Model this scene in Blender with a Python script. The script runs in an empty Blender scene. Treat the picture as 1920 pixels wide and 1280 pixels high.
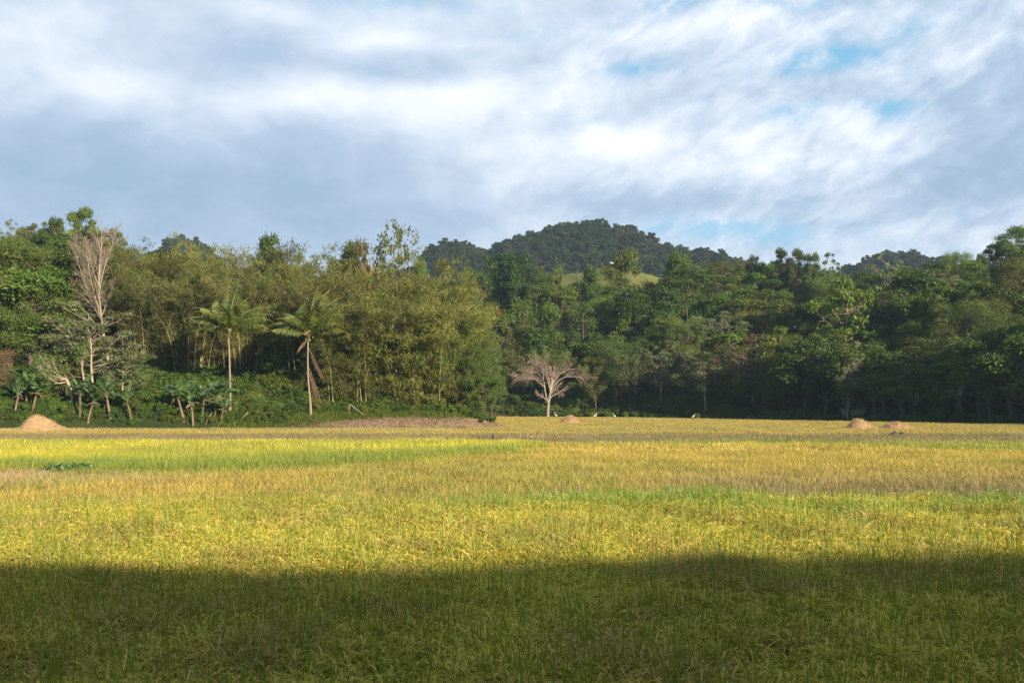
import bpy, math, random
import numpy as np
from mathutils import Vector
R = math.radians
scene = bpy.context.scene
COL = scene.collection

# ------------------------------------------------------------------ camera
FPX, HOR, CZ = 1867.0, 750.0, 3.5          # focal length in photo pixels, horizon row, eye height
cam = bpy.data.cameras.new('camera')
cam.sensor_width = 36.0
cam.lens = 36.0 * FPX / 1920.0
cam.shift_y = (HOR - 640.0) / 1920.0
cam.clip_start, cam.clip_end = 0.1, 6000
camo = bpy.data.objects.new('camera', cam)
camo.location = (0, 0, CZ)
camo.rotation_euler = (R(90), 0, 0)
COL.objects.link(camo)
scene.camera = camo

# ------------------------------------------------------------------ sun and exposure
SUN_PHI, SUN_EL = R(39), R(14.5)           # from behind, to the right; elevation
SV = Vector((math.sin(SUN_PHI) * math.cos(SUN_EL), -math.cos(SUN_PHI) * math.cos(SUN_EL), math.sin(SUN_EL)))
sl = bpy.data.lights.new('sun', 'SUN')
sl.energy, sl.angle, sl.color = 5.0, R(0.5), (1.0, 0.84, 0.60)
so = bpy.data.objects.new('sun', sl)
so.rotation_euler = SV.to_track_quat('Z', 'Y').to_euler()
so.location = (60, -80, 60)
COL.objects.link(so)
scene.view_settings.view_transform = 'Standard'
scene.view_settings.look = 'None'
scene.view_settings.gamma = 1
scene.view_settings.use_curve_mapping = False
scene.view_settings.exposure = 1.0
cy = scene.cycles
cy.max_bounces, cy.diffuse_bounces, cy.glossy_bounces = 5, 3, 2
cy.use_denoising = True
cy.denoising_prefilter = 'NONE'
cy.transmission_bounces, cy.transparent_max_bounces, cy.volume_bounces = 3, 4, 0

# ------------------------------------------------------------------ node helper
class NT:
    def __init__(s, tree): s.t = tree; s.n = tree.nodes; s.l = tree.links
    def new(s, typ, **kw):
        n = s.n.new(typ)
        for k, v in kw.items(): setattr(n, k, v)
        return n
    def put(s, sock, v):
        if isinstance(v, bpy.types.NodeSocket): s.l.new(v, sock)
        elif v is not None:
            if sock.type == 'RGBA' and len(v) == 3: v = (*v, 1)
            sock.default_value = v
    def m(s, op, a, b=None, c=None, clamp=False):
        n = s.new('ShaderNodeMath', operation=op, use_clamp=clamp)
        s.put(n.inputs[0], a); s.put(n.inputs[1], b); s.put(n.inputs[2], c)
        return n.outputs[0]
    def mix(s, f, a, b, blend='MIX'):
        n = s.new('ShaderNodeMix', data_type='RGBA', blend_type=blend)
        s.put(n.inputs[0], f); s.put(n.inputs[6], a); s.put(n.inputs[7], b)
        return n.outputs[2]
    def comb(s, x, y, z=0.0):
        n = s.new('ShaderNodeCombineXYZ')
        s.put(n.inputs[0], x); s.put(n.inputs[1], y); s.put(n.inputs[2], z)
        return n.outputs[0]
    def noise(s, vec, scale, detail=3.0, rough=0.5, dist=0.0):
        n = s.new('ShaderNodeTexNoise')
        if vec is not None: s.l.new(vec, n.inputs['Vector'])
        n.inputs['Scale'].default_value = scale; n.inputs['Detail'].default_value = detail
        n.inputs['Roughness'].default_value = rough; n.inputs['Distortion'].default_value = dist
        return n.outputs[0]
    def ramp(s, f, stops):
        n = s.new('ShaderNodeValToRGB'); e = n.color_ramp.elements
        while len(e) < len(stops): e.new(0.5)
        for el, (p, c) in zip(e, stops):
            el.position = p; el.color = (*c, 1) if len(c) == 3 else c
        s.put(n.inputs[0], f)
        return n.outputs[0]
    def rng(s, v, a, b, c=0.0, d=1.0):
        n = s.new('ShaderNodeMapRange'); s.put(n.inputs[0], v)
        for i, q in enumerate((a, b, c, d)): n.inputs[i + 1].default_value = q
        return n.outputs[0]

# ------------------------------------------------------------------ sky: Nishita seen through a broken cloud sheet
W = bpy.data.worlds.new('World'); scene.world = W; W.use_nodes = True
t = NT(W.node_tree); t.n.clear()
out = t.new('ShaderNodeOutputWorld'); bg = t.new('ShaderNodeBackground')
bg.inputs['Strength'].default_value = 0.05
sky = t.new('ShaderNodeTexSky', sky_type='NISHITA', sun_disc=False)
sky.sun_elevation, sky.sun_rotation = SUN_EL, math.pi - SUN_PHI
sky.altitude, sky.air_density, sky.dust_density, sky.ozone_density = 100, 1.0, 0.6, 1.6
tc = t.new('ShaderNodeTexCoord')
sx = t.new('ShaderNodeSeparateXYZ'); t.l.new(tc.outputs['Generated'], sx.inputs[0])
az = t.m('ARCTAN2', sx.outputs[0], sx.outputs[1]); el = t.m('ARCSINE', sx.outputs[2])
# slow warp of the sheet so that no bank of cloud keeps a plain outline
wn = t.new('ShaderNodeTexNoise'); wn.inputs['Scale'].default_value = 1.0; wn.inputs['Detail'].default_value = 4
t.l.new(t.comb(t.m('MULTIPLY', az, 7.0), t.m('MULTIPLY', el, 16.0), 3.7), wn.inputs['Vector'])
wsep = t.new('ShaderNodeSeparateColor'); t.l.new(wn.outputs['Color'], wsep.inputs[0])
azw = t.m('ADD', az, t.m('MULTIPLY', t.m('SUBTRACT', wsep.outputs[0], 0.5), 0.07))
elw = t.m('ADD', el, t.m('MULTIPLY', t.m('SUBTRACT', wsep.outputs[1], 0.5), 0.03))
rightness = t.rng(az, -0.1, 0.25)
tilt = t.m('SUBTRACT', elw, t.m('MULTIPLY', t.m('MULTIPLY', azw, rightness), 0.24))
n1 = t.noise(t.comb(t.m('MULTIPLY', azw, 10.0), t.m('MULTIPLY', tilt, 18.0), 1.3), 1.0, 5.0, 0.5, 0.1)
n2 = t.noise(t.comb(t.m('MULTIPLY', azw, 30.0), t.m('MULTIPLY', tilt, 48.0), 7.1), 1.0, 5.0, 0.6, 0.0)
B = t.m('MULTIPLY_ADD', t.m('SUBTRACT', n1, 0.5), 0.85, 0.50)
B = t.m('ADD', B, t.m('MULTIPLY', t.m('SUBTRACT', n2, 0.5), t.m('MULTIPLY_ADD', rightness, 0.75, 0.30)))
def dirpx(px, py):
    a = math.atan((px - 960) / FPX)
    return a, math.atan((HOR - py) / FPX * math.cos(a))
def blob(acc, px, py, wx, wy, amp):
    a0, e0 = dirpx(px, py)
    dx = t.m('DIVIDE', t.m('SUBTRACT', azw, a0), wx / FPX)
    dy = t.m('DIVIDE', t.m('SUBTRACT', elw, e0), wy / FPX)
    r = t.m('ADD', t.m('MULTIPLY', dx, dx), t.m('MULTIPLY', dy, dy))
    g = t.m('MULTIPLY', t.m('EXPONENT', t.m('MULTIPLY', r, -1.0)), amp)
    return g if acc is None else t.m('ADD', acc, g)
for b in [(620, 185, 260, 38, .34), (880, 180, 110, 45, .42), (190, 150, 120, 38, .28), (720, 75, 120, 26, .30),
          (520, 20, 80, 20, .25), (110, 50, 110, 40, .18), (1150, 268, 90, 28, .55), (1060, 170, 90, 45, .30),
          (1300, 55, 160, 32, .32), (1780, 118, 60, 26, .28), (1450, 275, 220, 60, .28), (960, 290, 140, 60, .22),
          (750, 130, 150, 40, -.28), (470, 115, 130, 45, -.16), (330, 350, 560, 95, -.42), (60, 330, 260, 90, -.10),
          (1880, 170, 110, 110, -.30), (1880, 300, 110, 60, -.30), (1620, 165, 110, 36, -.28), (1290, 385, 260, 24, -.26),
          (1800, 370, 220, 50, -.16), (450, 450, 420, 45, -.14), (1450, 450, 500, 40, .02)]:
    B = blob(B, *b)
cloud = t.ramp(B, [(0.0, (.38, .53, .71)), (.3, (.49, .63, .82)), (.55, (.70, .81, .96)), (.82, (.96, 1.02, 1.09)), (1.0, (1.10, 1.12, 1.13))])
gap = None
for b in [(1480, 8, 70, 18, .8), (1240, 6, 70, 14, .6), (1540, 112, 90, 20, .9), (1200, 135, 60, 14, .7), (1470, 212, 60, 16, .7),
          (1650, 205, 60, 16, .7), (1340, 432, 150, 24, .6), (1660, 60, 60, 20, .4), (1500, 445, 120, 20, .35), (740, 2, 180, 14, .3), (1010, 60, 60, 12, .3)]:
    gap = blob(gap, *b)
gap = t.m('MULTIPLY', gap, t.rng(n2, .35, .62, 1.6, .3), clamp=True)
gap = t.m('MAXIMUM', gap, t.m('MULTIPLY', t.rng(el, .46, .75, 0, .54), t.rng(n1, .35, .7, 1.0, .75)))   # cloud sheet thinned overhead, out of view, to deepen the shade
gap = t.m('MAXIMUM', gap, t.rng(t.m('ABSOLUTE', az), .9, 1.5, 0, .8))                                    # and behind the camera, thinned for the same effect
skyb = t.mix(1.0, sky.outputs[0], (1.15, 1.15, 1.1), 'MULTIPLY')
clear = t.mix(t.rng(el, .40, .75, .55, 0), skyb, (3.2, 8.2, 12.4))           # thin veil over the low clear patches
cl10 = t.mix(1.0, cloud, (10, 10, 10), 'MULTIPLY')
t.l.new(t.mix(gap, cl10, clear), bg.inputs['Color'])
t.l.new(bg.outputs[0], out.inputs['Surface'])

# ------------------------------------------------------------------ numbers: noise, terrain
rs = np.random.RandomState(5)
_perm = rs.rand(256, 256)
def vnoise(x, y):
    x = np.asarray(x, float); y = np.asarray(y, float)
    xi = np.floor(x).astype(int); yi = np.floor(y).astype(int)
    fx = x - xi; fy = y - yi
    fx = fx * fx * (3 - 2 * fx); fy = fy * fy * (3 - 2 * fy)
    g = lambda a, b: _perm[a & 255, b & 255]
    return (g(xi, yi) * (1 - fx) + g(xi + 1, yi) * fx) * (1 - fy) + (g(xi, yi + 1) * (1 - fx) + g(xi + 1, yi + 1) * fx) * fy
def fbm(x, y, o=4):
    s = 0; a = 0.5
    for k in range(o):
        s = s + a * vnoise(x * 2 ** k + 17.3 * k, y * 2 ** k + 9.1 * k); a *= 0.5
    return s / (1 - 0.5 ** o)
def sstep(x, a, b):
    q = np.clip((np.asarray(x, float) - a) / (b - a), 0, 1); return q * q * (3 - 2 * q)

EDGE_R = [(95, -8), (95, 50), (88, 105), (71, 136), (56, 153), (40, 171), (24, 188), (0, 198), (-14, 200)]
EDGE_L = [(-14, 200), (-12, 150), (-5, 128), (-0.6, 121.8), (-6, 118.5), (-20, 117), (-40, 115.8), (-59, 114.8), (-100, 114), (-190, 114)]
POLY = np.array(EDGE_R + EDGE_L[1:] + [(-190, -8)], float)
def pdist(x, y, line):
    L = np.array(line, float); best = np.full(np.shape(x), 1e9)
    for (ax, ay), (bx, by) in zip(L[:-1], L[1:]):
        dx, dy = bx - ax, by - ay
        q = np.clip(((x - ax) * dx + (y - ay) * dy) / (dx * dx + dy * dy), 0, 1)
        best = np.minimum(best, np.hypot(x - ax - q * dx, y - ay - q * dy))
    return best
def inside(x, y):
    r = np.zeros(np.shape(x), bool); n = len(POLY)
    for i in range(n):
        ax, ay = POLY[i]; bx, by = POLY[(i + 1) % n]
        if ay == by: continue
        r ^= ((ay > y) != (by > y)) & (x < (bx - ax) * (y - ay) / (by - ay) + ax)
    return r
RIDGE_PX = np.array([(-900, 560), (-300, 535), (200, 530), (310, 505), (345, 466), (385, 480), (420, 525), (480, 540), (700, 540), (785, 525), (812, 483), (850, 475),
    (900, 486), (925, 485), (960, 470), (1000, 456), (1060, 444), (1110, 440), (1170, 448), (1210, 463), (1250, 488), (1300, 488), (1345, 500),
    (1400, 522), (1450, 532), (1560, 535), (1600, 515), (1660, 494), (1720, 502), (1760, 520), (1850, 535), (2400, 540), (3000, 560)], float)
RY = 700.0
def height(x, y):
    x = np.asarray(x, float); y = np.asarray(y, float)
    ins = inside(x, y)
    dL = pdist(x, y, EDGE_L); dR = pdist(x, y, EDGE_R)
    hl = np.interp(dL, [0, 1.5, 4, 8, 16, 30, 60, 100, 200], [0, 1.6, 2.8, 3.4, 6.6, 10.5, 20, 27, 24])
    wl = np.maximum(np.interp(x, [-70, -25, -8, 10], [1.0, .85, .55, .4]), np.where((dL < 4) & (y < 127), .82, 0))
    wl = wl * (1 - sstep(y, 240, 330)) * np.where((dL < 4) & (y < 127), 1, 1 - sstep(x, -7, 3)) * np.interp(x, [-60, -45, -10], [1.12, .95, .9])
    hr = np.interp(dR, [0, 6, 25, 60, 100, 130, 150, 190, 260, 400], [0, .6, 6, 21, 39, 47.5, 47.5, 40, 26, 14])
    hr = hr * np.interp(x, [-80, -40, 0, 33, 60, 80, 130, 200], [.6, .75, .9, 1.0, .82, .74, .84, .8])
    hr = hr * np.where(x < 0, sstep(y, 165, 225), 1.0)
    hr = np.where((x > 0) & (y < 120), hr * sstep(dR, 0, 40) * .3, hr)
    h = np.maximum(hl * wl, hr) + np.where(ins, 0, (fbm(x * .08, y * .08) - .5) * np.minimum(np.minimum(dL, dR) * .18, 2.5))
    h = np.where(ins, 0.0, np.maximum(h, 0.02))
    # far ridge
    top = CZ + (HOR - np.interp(960 + x / RY * FPX, RIDGE_PX[:, 0], RIDGE_PX[:, 1])) / FPX * RY
    far = top * np.exp(-((y - RY) / 150.0) ** 2)
    h = np.maximum(h, far * sstep(y, 330, 470))
    # unseen slope behind the road and wooded ridge at right, shaped to cast shade
    h = np.maximum(h, (16.05 + (fbm(x * .15, y * 0) - .5) * 1.0 + (x - 28) * .016) * np.exp(-((y + 30) / 10.0) ** 2) * np.where(y < -3, 1, 0))
    ux, uy = .777, .63                         # across the sun's rays
    a = (x - 113) * ux + (y - 72) * uy; b = -(x - 113) * uy + (y - 72) * ux
    h = np.maximum(h, 24 * sstep(a, -12, 8) * (1 - sstep(a, 110, 170)) * np.exp(-(b / 17.0) ** 2) - .4 * (np.abs(b) > 40) )
    return np.maximum(h, 0)

def P(px, py, Y):                              # photo pixel at depth Y -> world point
    return Vector(((px - 960) / FPX * Y, Y, CZ + (HOR - py) / FPX * Y))

def ground_at(px, py):                         # first place along the sight line through a pixel where the ground lies
    Y = np.arange(20, 420, .25); X = (px - 960) / FPX * Y
    hit = height(X, Y) >= CZ + (HOR - py) / FPX * Y
    return float(Y[np.argmax(hit)]) if hit.any() else 150.0

# ------------------------------------------------------------------ mesh builder
class MB:
    def __init__(s): s.V = []; s.Q = []; s.M = []; s.S = []; s.n = 0
    def add(s, V, Q, shade=0.5, mat=0):
        V = np.asarray(V, float).reshape(-1, 3); Q = np.asarray(Q, int).reshape(-1, 4)
        s.V.append(V); s.Q.append(Q + s.n); s.n += len(V)
        s.M.append(np.full(len(Q), mat)); s.S.append(np.broadcast_to(np.asarray(shade, float), (len(V),)).copy())
    def mesh(s, name, mats, smooth=False):
        V = np.concatenate(s.V); Q = np.concatenate(s.Q); M = np.concatenate(s.M); S = np.concatenate(s.S)
        me = bpy.data.meshes.new(name)
        me.vertices.add(len(V)); me.vertices.foreach_set('co', V.ravel())
        me.loops.add(Q.size); me.loops.foreach_set('vertex_index', Q.ravel().astype(np.int32))
        me.polygons.add(len(Q)); me.polygons.foreach_set('loop_start', np.arange(0, Q.size, 4, dtype=np.int32))
        me.polygons.foreach_set('material_index', M.astype(np.int32))
        me.polygons.foreach_set('use_smooth', np.full(len(Q), smooth))
        at = me.attributes.new('shade', 'FLOAT', 'POINT'); at.data.foreach_set('value', S)
        for m in (mats if isinstance(mats, (list, tuple)) else [mats]): me.materials.append(m)
        me.update(calc_edges=True)
        return me
def unit(v): return v / np.maximum(np.linalg.norm(v, axis=-1, keepdims=True), 1e-9)
def rdir(g, n): return unit(g.normal(size=(n, 3)))
def leaves(mb, C, A, N, L, Wd, shade, mat=0, fold=0.12):
    """diamond leaves: centre, long axis, face normal, length, width"""
    C = np.asarray(C); n = len(C)
    A = unit(A); S = unit(np.cross(N, A)); N = unit(np.cross(A, S))
    L = np.broadcast_to(L, (n,))[:, None]; Wd = np.broadcast_to(Wd, (n,))[:, None]
    dz = N * L * fold
    V = np.stack([C - A * L * .5 - dz, C + S * Wd * .5, C + A * L * .5 - dz, C - S * Wd * .5], 1)
    mb.add(V, np.arange(n * 4), np.repeat(np.broadcast_to(shade, (n,)), 4), mat)
def ribbons(mb, Pt, Wd, side, shade, mat=0):
    M, n, _ = Pt.shape
    S = side[:, None, :] * Wd[..., None] * .5
    V = np.stack([Pt - S, Pt + S], 2)
    b = (np.arange(M) * n * 2)[:, None] + (np.arange(n - 1) * 2)[None]
    Q = np.stack([b, b + 1, b + 3, b + 2], -1)
    mb.add(V, Q, np.repeat(np.broadcast_to(shade, (M,)), n * 2), mat)
def tubes(mb, Pt, Rd, k=5, shade=0.5, mat=0):
    Pt = np.asarray(Pt, float); M, n, _ = Pt.shape
    T = unit(np.gradient(Pt, axis=1))
    ref = np.where(np.abs(T[:, :1, 2:3]) > .85, np.array([1., 0, 0]), np.array([0, 0, 1.]))
    U = unit(np.cross(T, np.broadcast_to(ref, T.shape))); Vv = np.cross(T, U)
    a = np.arange(k) / k * 2 * np.pi
    V = Pt[:, :, None] + np.asarray(Rd)[..., None, None] * (U[:, :, None] * np.cos(a)[:, None] + Vv[:, :, None] * np.sin(a)[:, None])
    i = np.arange(M)[:, None, None] * n * k + np.arange(n - 1)[None, :, None] * k
    j = np.arange(k)[None, None]; j2 = (j + 1) % k
    Q = np.stack([i + j, i + j2, i + k + j2, i + k + j], -1)
    mb.add(V, Q, np.repeat(np.broadcast_to(shade, (M,)), n * k), mat)
def arcs(g, base, az_, th0, kap, L, n=5, kexp=1.0):
    """blades leaving base at angle th0 from the vertical and bending by kap along their length"""
    M = len(base); s = np.linspace(0, 1, n)
    th = th0[:, None] + kap[:, None] * s[None] ** kexp
    ds = (L / (n - 1))[:, None]
    h = np.concatenate([np.zeros((M, 1)), np.cumsum(np.sin((th[:, :-1] + th[:, 1:]) / 2) * ds, 1)], 1)
    z = np.concatenate([np.zeros((M, 1)), np.cumsum(np.cos((th[:, :-1] + th[:, 1:]) / 2) * ds, 1)], 1)
    return base[:, None] + np.stack([h * np.cos(az_)[:, None], h * np.sin(az_)[:, None], z], -1)
def branches(g, Pp, Rp, per, t0, t1, ang, lf, up=0.3, n=5, wob=.08, rf=.55):
    """one level of side branches for each parent polyline"""
    M, m, _ = Pp.shape
    Pp = np.repeat(Pp, per, 0); Rp = np.repeat(Rp, per, 0); K = M * per
    tt = g.uniform(t0, t1, K) * (m - 1); i = np.minimum(tt.astype(int), m - 2); f = (tt - i)[:, None]
    a = np.arange(K)
    p0 = Pp[a, i] * (1 - f) + Pp[a, i + 1] * f
    r0 = Rp[a, i] * (1 - f[:, 0]) + Rp[a, i + 1] * f[:, 0]
    tan = unit(Pp[a, i + 1] - Pp[a, i])
    side = unit(np.cross(tan, g.normal(size=(K, 3))))
    an = g.uniform(*ang, K)[:, None]
    d = unit(tan * np.cos(an) + side * np.sin(an))
    plen = np.linalg.norm(Pp[:, 1:] - Pp[:, :-1], axis=-1).sum(1)
    L = plen * g.uniform(*lf, K) * (1.15 - .5 * tt / (m - 1))
    pts = [p0]
    for q in range(n - 1):
        d = unit(d + np.array([0, 0, up / (n - 1)]) + g.normal(size=(K, 3)) * wob)
        pts.append(pts[-1] + d * (L / (n - 1))[:, None])
    Rr = (r0 * rf)[:, None] * np.linspace(1, .3, n)[None]
    return np.stack(pts, 1), Rr

# ------------------------------------------------------------------ materials
def material(name):
    m = bpy.data.materials.new(name); m.use_nodes = True
    q = NT(m.node_tree); q.n.clear()
    o = q.new('ShaderNodeOutputMaterial')
    return m, q, o
def attr(q, name, typ='GEOMETRY'):
    return q.new('ShaderNodeAttribute', attribute_name=name, attribute_type=typ)
def leafy(q, o, col, trans=.35, gloss=.04, rough=.45, tcol=None):
    d = q.new('ShaderNodeBsdfDiffuse'); q.put(d.inputs[0], col)
    tr = q.new('ShaderNodeBsdfTranslucent'); q.put(tr.inputs[0], tcol if tcol is not None else q.mix(1.0, col, (1.25, 1.15, .6), 'MULTIPLY'))
    mx = q.new('ShaderNodeMixShader'); mx.inputs[0].default_value = trans
    q.l.new(d.outputs[0], mx.inputs[1]); q.l.new(tr.outputs[0], mx.inputs[2])
    gl = q.new('ShaderNodeBsdfGlossy'); gl.inputs['Roughness'].default_value = rough; gl.inputs[0].default_value = (.9, .95, 1, 1)
    m2 = q.new('ShaderNodeMixShader'); m2.inputs[0].default_value = gloss
    q.l.new(mx.outputs[0], m2.inputs[1]); q.l.new(gl.outputs[0], m2.inputs[2])
    q.l.new(m2.outputs[0], o.inputs[0])
def leaf_mat(name, a, b, c=None, trans=.35, gloss=.022, var=.5):
    """a..b over the leaves of one crown, c now and then; each object a little different"""
    m, q, o = material(name)
    sh = attr(q, 'shade').outputs['Fac']
    col = q.mix(sh, a, b)
    if c: col = q.mix(q.rng(sh, .86, .93), col, c)
    oi = q.new('ShaderNodeObjectInfo')
    hs = q.new('ShaderNodeHueSaturation')
    q.put(hs.inputs['Hue'], q.rng(oi.outputs['Random'], 0, 1, .5 - .035 * var * 2, .5 + .02 * var * 2))
    q.put(hs.inputs['Value'], q.rng(q.m('FRACT', q.m('MULTIPLY', oi.outputs['Random'], 7.31)), 0, 1, 1 - .5 * var, 1 + .55 * var))
    hs.inputs['Saturation'].default_value = 1.0
    q.put(hs.inputs['Color'], col)
    leafy(q, o, hs.outputs[0], trans, gloss)
    return m
def solid_mat(name, a, b, scale=6.0, rough=.9, detail=5, stretch=(1, 1, 1), bump=0.0):
    m, q, o = material(name)
    tcn = q.new('ShaderNodeTexCoord'); mp = q.new('ShaderNodeMapping'); mp.inputs['Scale'].default_value = stretch
    q.l.new(tcn.outputs['Object'], mp.inputs[0])
    nz = q.noise(mp.outputs[0], scale, detail, .6)
    col = q.mix(q.rng(nz, .3, .7), a, b)
    p = q.new('ShaderNodeBsdfPrincipled'); p.inputs['Roughness'].default_value = rough
    q.put(p.inputs['Base Color'], col)
    if bump:
        bn = q.new('ShaderNodeBump'); bn.inputs['Strength'].default_value = bump
        q.l.new(nz, bn.inputs['Height']); q.l.new(bn.outputs[0], p.inputs['Normal'])
    q.l.new(p.outputs[0], o.inputs[0])
    return m
L_DARK = leaf_mat('leaf_dark', (.026, .060, .010), (.088, .145, .022), (.12, .15, .03))
L_MID = leaf_mat('leaf_mid', (.052, .105, .015), (.165, .225, .032), (0.188, 0.225, 0.050))
L_OLIVE = leaf_mat('leaf_olive', (.066, .110, .020), (.170, .215, .042), (.22, .22, .07))
L_BRIGHT = leaf_mat('leaf_bright', (.06, .12, .014), (.17, .25, .03), (.21, .29, .05), gloss=.02, var=.25)
L_DRY = leaf_mat('leaf_dry', (0.102, 0.084, 0.038), (0.240, 0.180, 0.090), (0.288, 0.180, 0.108))
L_GREY = leaf_mat('leaf_grey', (0.066, 0.102, 0.036), (0.168, 0.216, 0.078), (0.240, 0.276, 0.132), gloss=.05)
L_GOLD = leaf_mat('leaf_gold', (.07, .07, .012), (.24, .18, .03), (.36, .22, .05))
L_BAMBOO = leaf_mat('leaf_bamboo', (.080, .092, .020), (.180, .178, .046), (.24, .19, .09), trans=.4, var=.85)
L_BAMBOO2 = leaf_mat('leaf_bamboo_green', (.080, .112, .020), (.180, .215, .042), (.24, .22, .08), trans=.4, var=.85)
L_BANANA = leaf_mat('leaf_banana', (.045, .11, .028), (.13, .23, .07), None, gloss=.10, var=.3)
L_SHRUB = leaf_mat('leaf_shrub', (.040, .090, .012), (.12, .20, .028), (.17, .22, .04))
BARK = solid_mat('bark_grey', (.075, .055, .04), (.18, .14, .10), 3.0, stretch=(1, 1, .3))
BARK_P = solid_mat('bark_pale', (.24, .19, .15), (.46, .38, .30), 2.5, stretch=(1, 1, .4))
BARK_D = solid_mat('bark_dark', (.06, .045, .035), (.14, .11, .08), 3.0)
BARK_PINK = solid_mat('bark_pinkish', (.20, .15, .12), (.38, .30, .245), 2.5, stretch=(1, 1, .4))
BARK_W = solid_mat('bark_white', (.42, .37, .31), (.68, .62, .54), 2.5, stretch=(1, 1, .4))
CULM = solid_mat('bamboo_culm', (.20, .18, .07), (.50, .43, .23), 1.2, .5)
DRYB = solid_mat('dry_banana_leaf', (.10, .065, .045), (.29, .20, .13), 5.0)
EARTH = solid_mat('dry_earth', (.16, .11, .07), (.34, .25, .16), 2.2, bump=.4)
WHITE = solid_mat('white_feather', (.78, .78, .76), (.86, .86, .84), 8.0)
BEAK = solid_mat('yellow_beak', (.55, .35, .05), (.65, .42, .08), 8.0, .5)
SHANK = solid_mat('dark_shank', (.04, .04, .03), (.07, .06, .05), 8.0)

def tag(o, label, cat, group=None):
    o['label'] = label; o['category'] = cat
    if group: o['group'] = group
    return o
def link(name, me, parent=None, kind=None):
    o = bpy.data.objects.new(name, me); COL.objects.link(o)
    if parent is not None: o.parent = parent
    if kind: o['kind'] = kind
    return o
def empty(name, loc, rz=0.0):
    o = bpy.data.objects.new(name, None); COL.objects.link(o)
    o.location = loc; o.rotation_euler = (0, 0, rz); o.empty_display_size = .5
    return o

# ------------------------------------------------------------------ ground sheet
def axis(segs):
    v = []
    for a, b, st in segs: v.append(np.arange(a, b, st))
    return np.unique(np.concatenate(v + [[segs[-1][1]]]))
gx = axis([(-1300, -200, 40), (-200, -80, 4), (-80, 90, 1.0), (90, 220, 3), (220, 1300, 40)])
gy = axis([(-260, -60, 14), (-60, 0, 2), (0, 100, 4), (100, 150, .8), (150, 350, 2.5), (350, 900, 10), (900, 1500, 60)])
GX, GY = np.meshgrid(gx, gy)
GZ = height(GX, GY)
rough = (fbm(GX * .9, GY * .9, 3) - .5)
dLg = pdist(GX, GY, EDGE_L); insg = inside(GX, GY)
GZ = GZ + np.where(insg, 0, rough * .8 * np.clip(dLg / 3, 0, 1))
mb = MB()
nx, ny = len(gx), len(gy)
ii = (np.arange(ny - 1)[:, None] * nx + np.arange(nx - 1)[None]).ravel()
mb.add(np.stack([GX, GY, GZ], -1), np.stack([ii, ii + 1, ii + nx + 1, ii + nx], -1))
GM, q, o = material('ground_soil')
gc = attr(q, 'gcol').outputs['Color']
geo = q.new('ShaderNodeNewGeometry')
nz = q.noise(geo.outputs['Position'], 1.4, 6, .65)
nz2 = q.noise(geo.outputs['Position'], 9.0, 3, .6)
col = q.mix(1.0, gc, q.mix(q.rng(nz, .3, .7), (.6, .6, .6), (1.35, 1.3, 1.25)), 'MULTIPLY')
col = q.mix(1.0, col, q.mix(q.rng(nz2, .3, .7), (.65, .65, .65), (1.3, 1.3, 1.3)), 'MULTIPLY')
p = q.new('ShaderNodeBsdfPrincipled'); p.inputs['Roughness'].default_value = .95; p.inputs['Specular IOR Level'].default_value = .15
q.put(p.inputs['Base Color'], col)
bn = q.new('ShaderNodeBump'); bn.inputs['Strength'].default_value = .6; bn.inputs['Distance'].default_value = .15
q.l.new(nz2, bn.inputs['Height']); q.l.new(bn.outputs[0], p.inputs['Normal']); q.l.new(p.outputs[0], o.inputs[0])
me = mb.mesh('ground', GM, True)
gcol = np.zeros((ny, nx, 4)); gcol[..., 3] = 1
gcol[..., :3] = (.035, .055, .016)
gcol[insg, :3] = (.11, .085, .04)
bank = (~insg) & (dLg < 4.5) & (GX > -27) & (GX < 2) & (GY < 140)
bk = np.clip((4.2 - dLg + (fbm(GX * .5, GY * .5) - .5) * 3) / 1.2, 0, 1) * bank * sstep(GX, -27, -18)
gcol[..., :3] = gcol[..., :3] * (1 - bk[..., None]) + np.array((.26, .19, .125)) * bk[..., None]
clr = np.exp(-(((GX - 33) / 34) ** 2 + ((GY - 322) / 40) ** 2)) * (~insg)
clr = np.clip(clr * 3.0, 0, 1)[..., None]
gcol[..., :3] = gcol[..., :3] * (1 - clr) + np.array((.17, .18, .045)) * clr
ca = me.attributes.new('gcol', 'FLOAT_COLOR', 'POINT'); ca.data.foreach_set('color', gcol.ravel())
link('ground', me, kind='structure')

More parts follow.
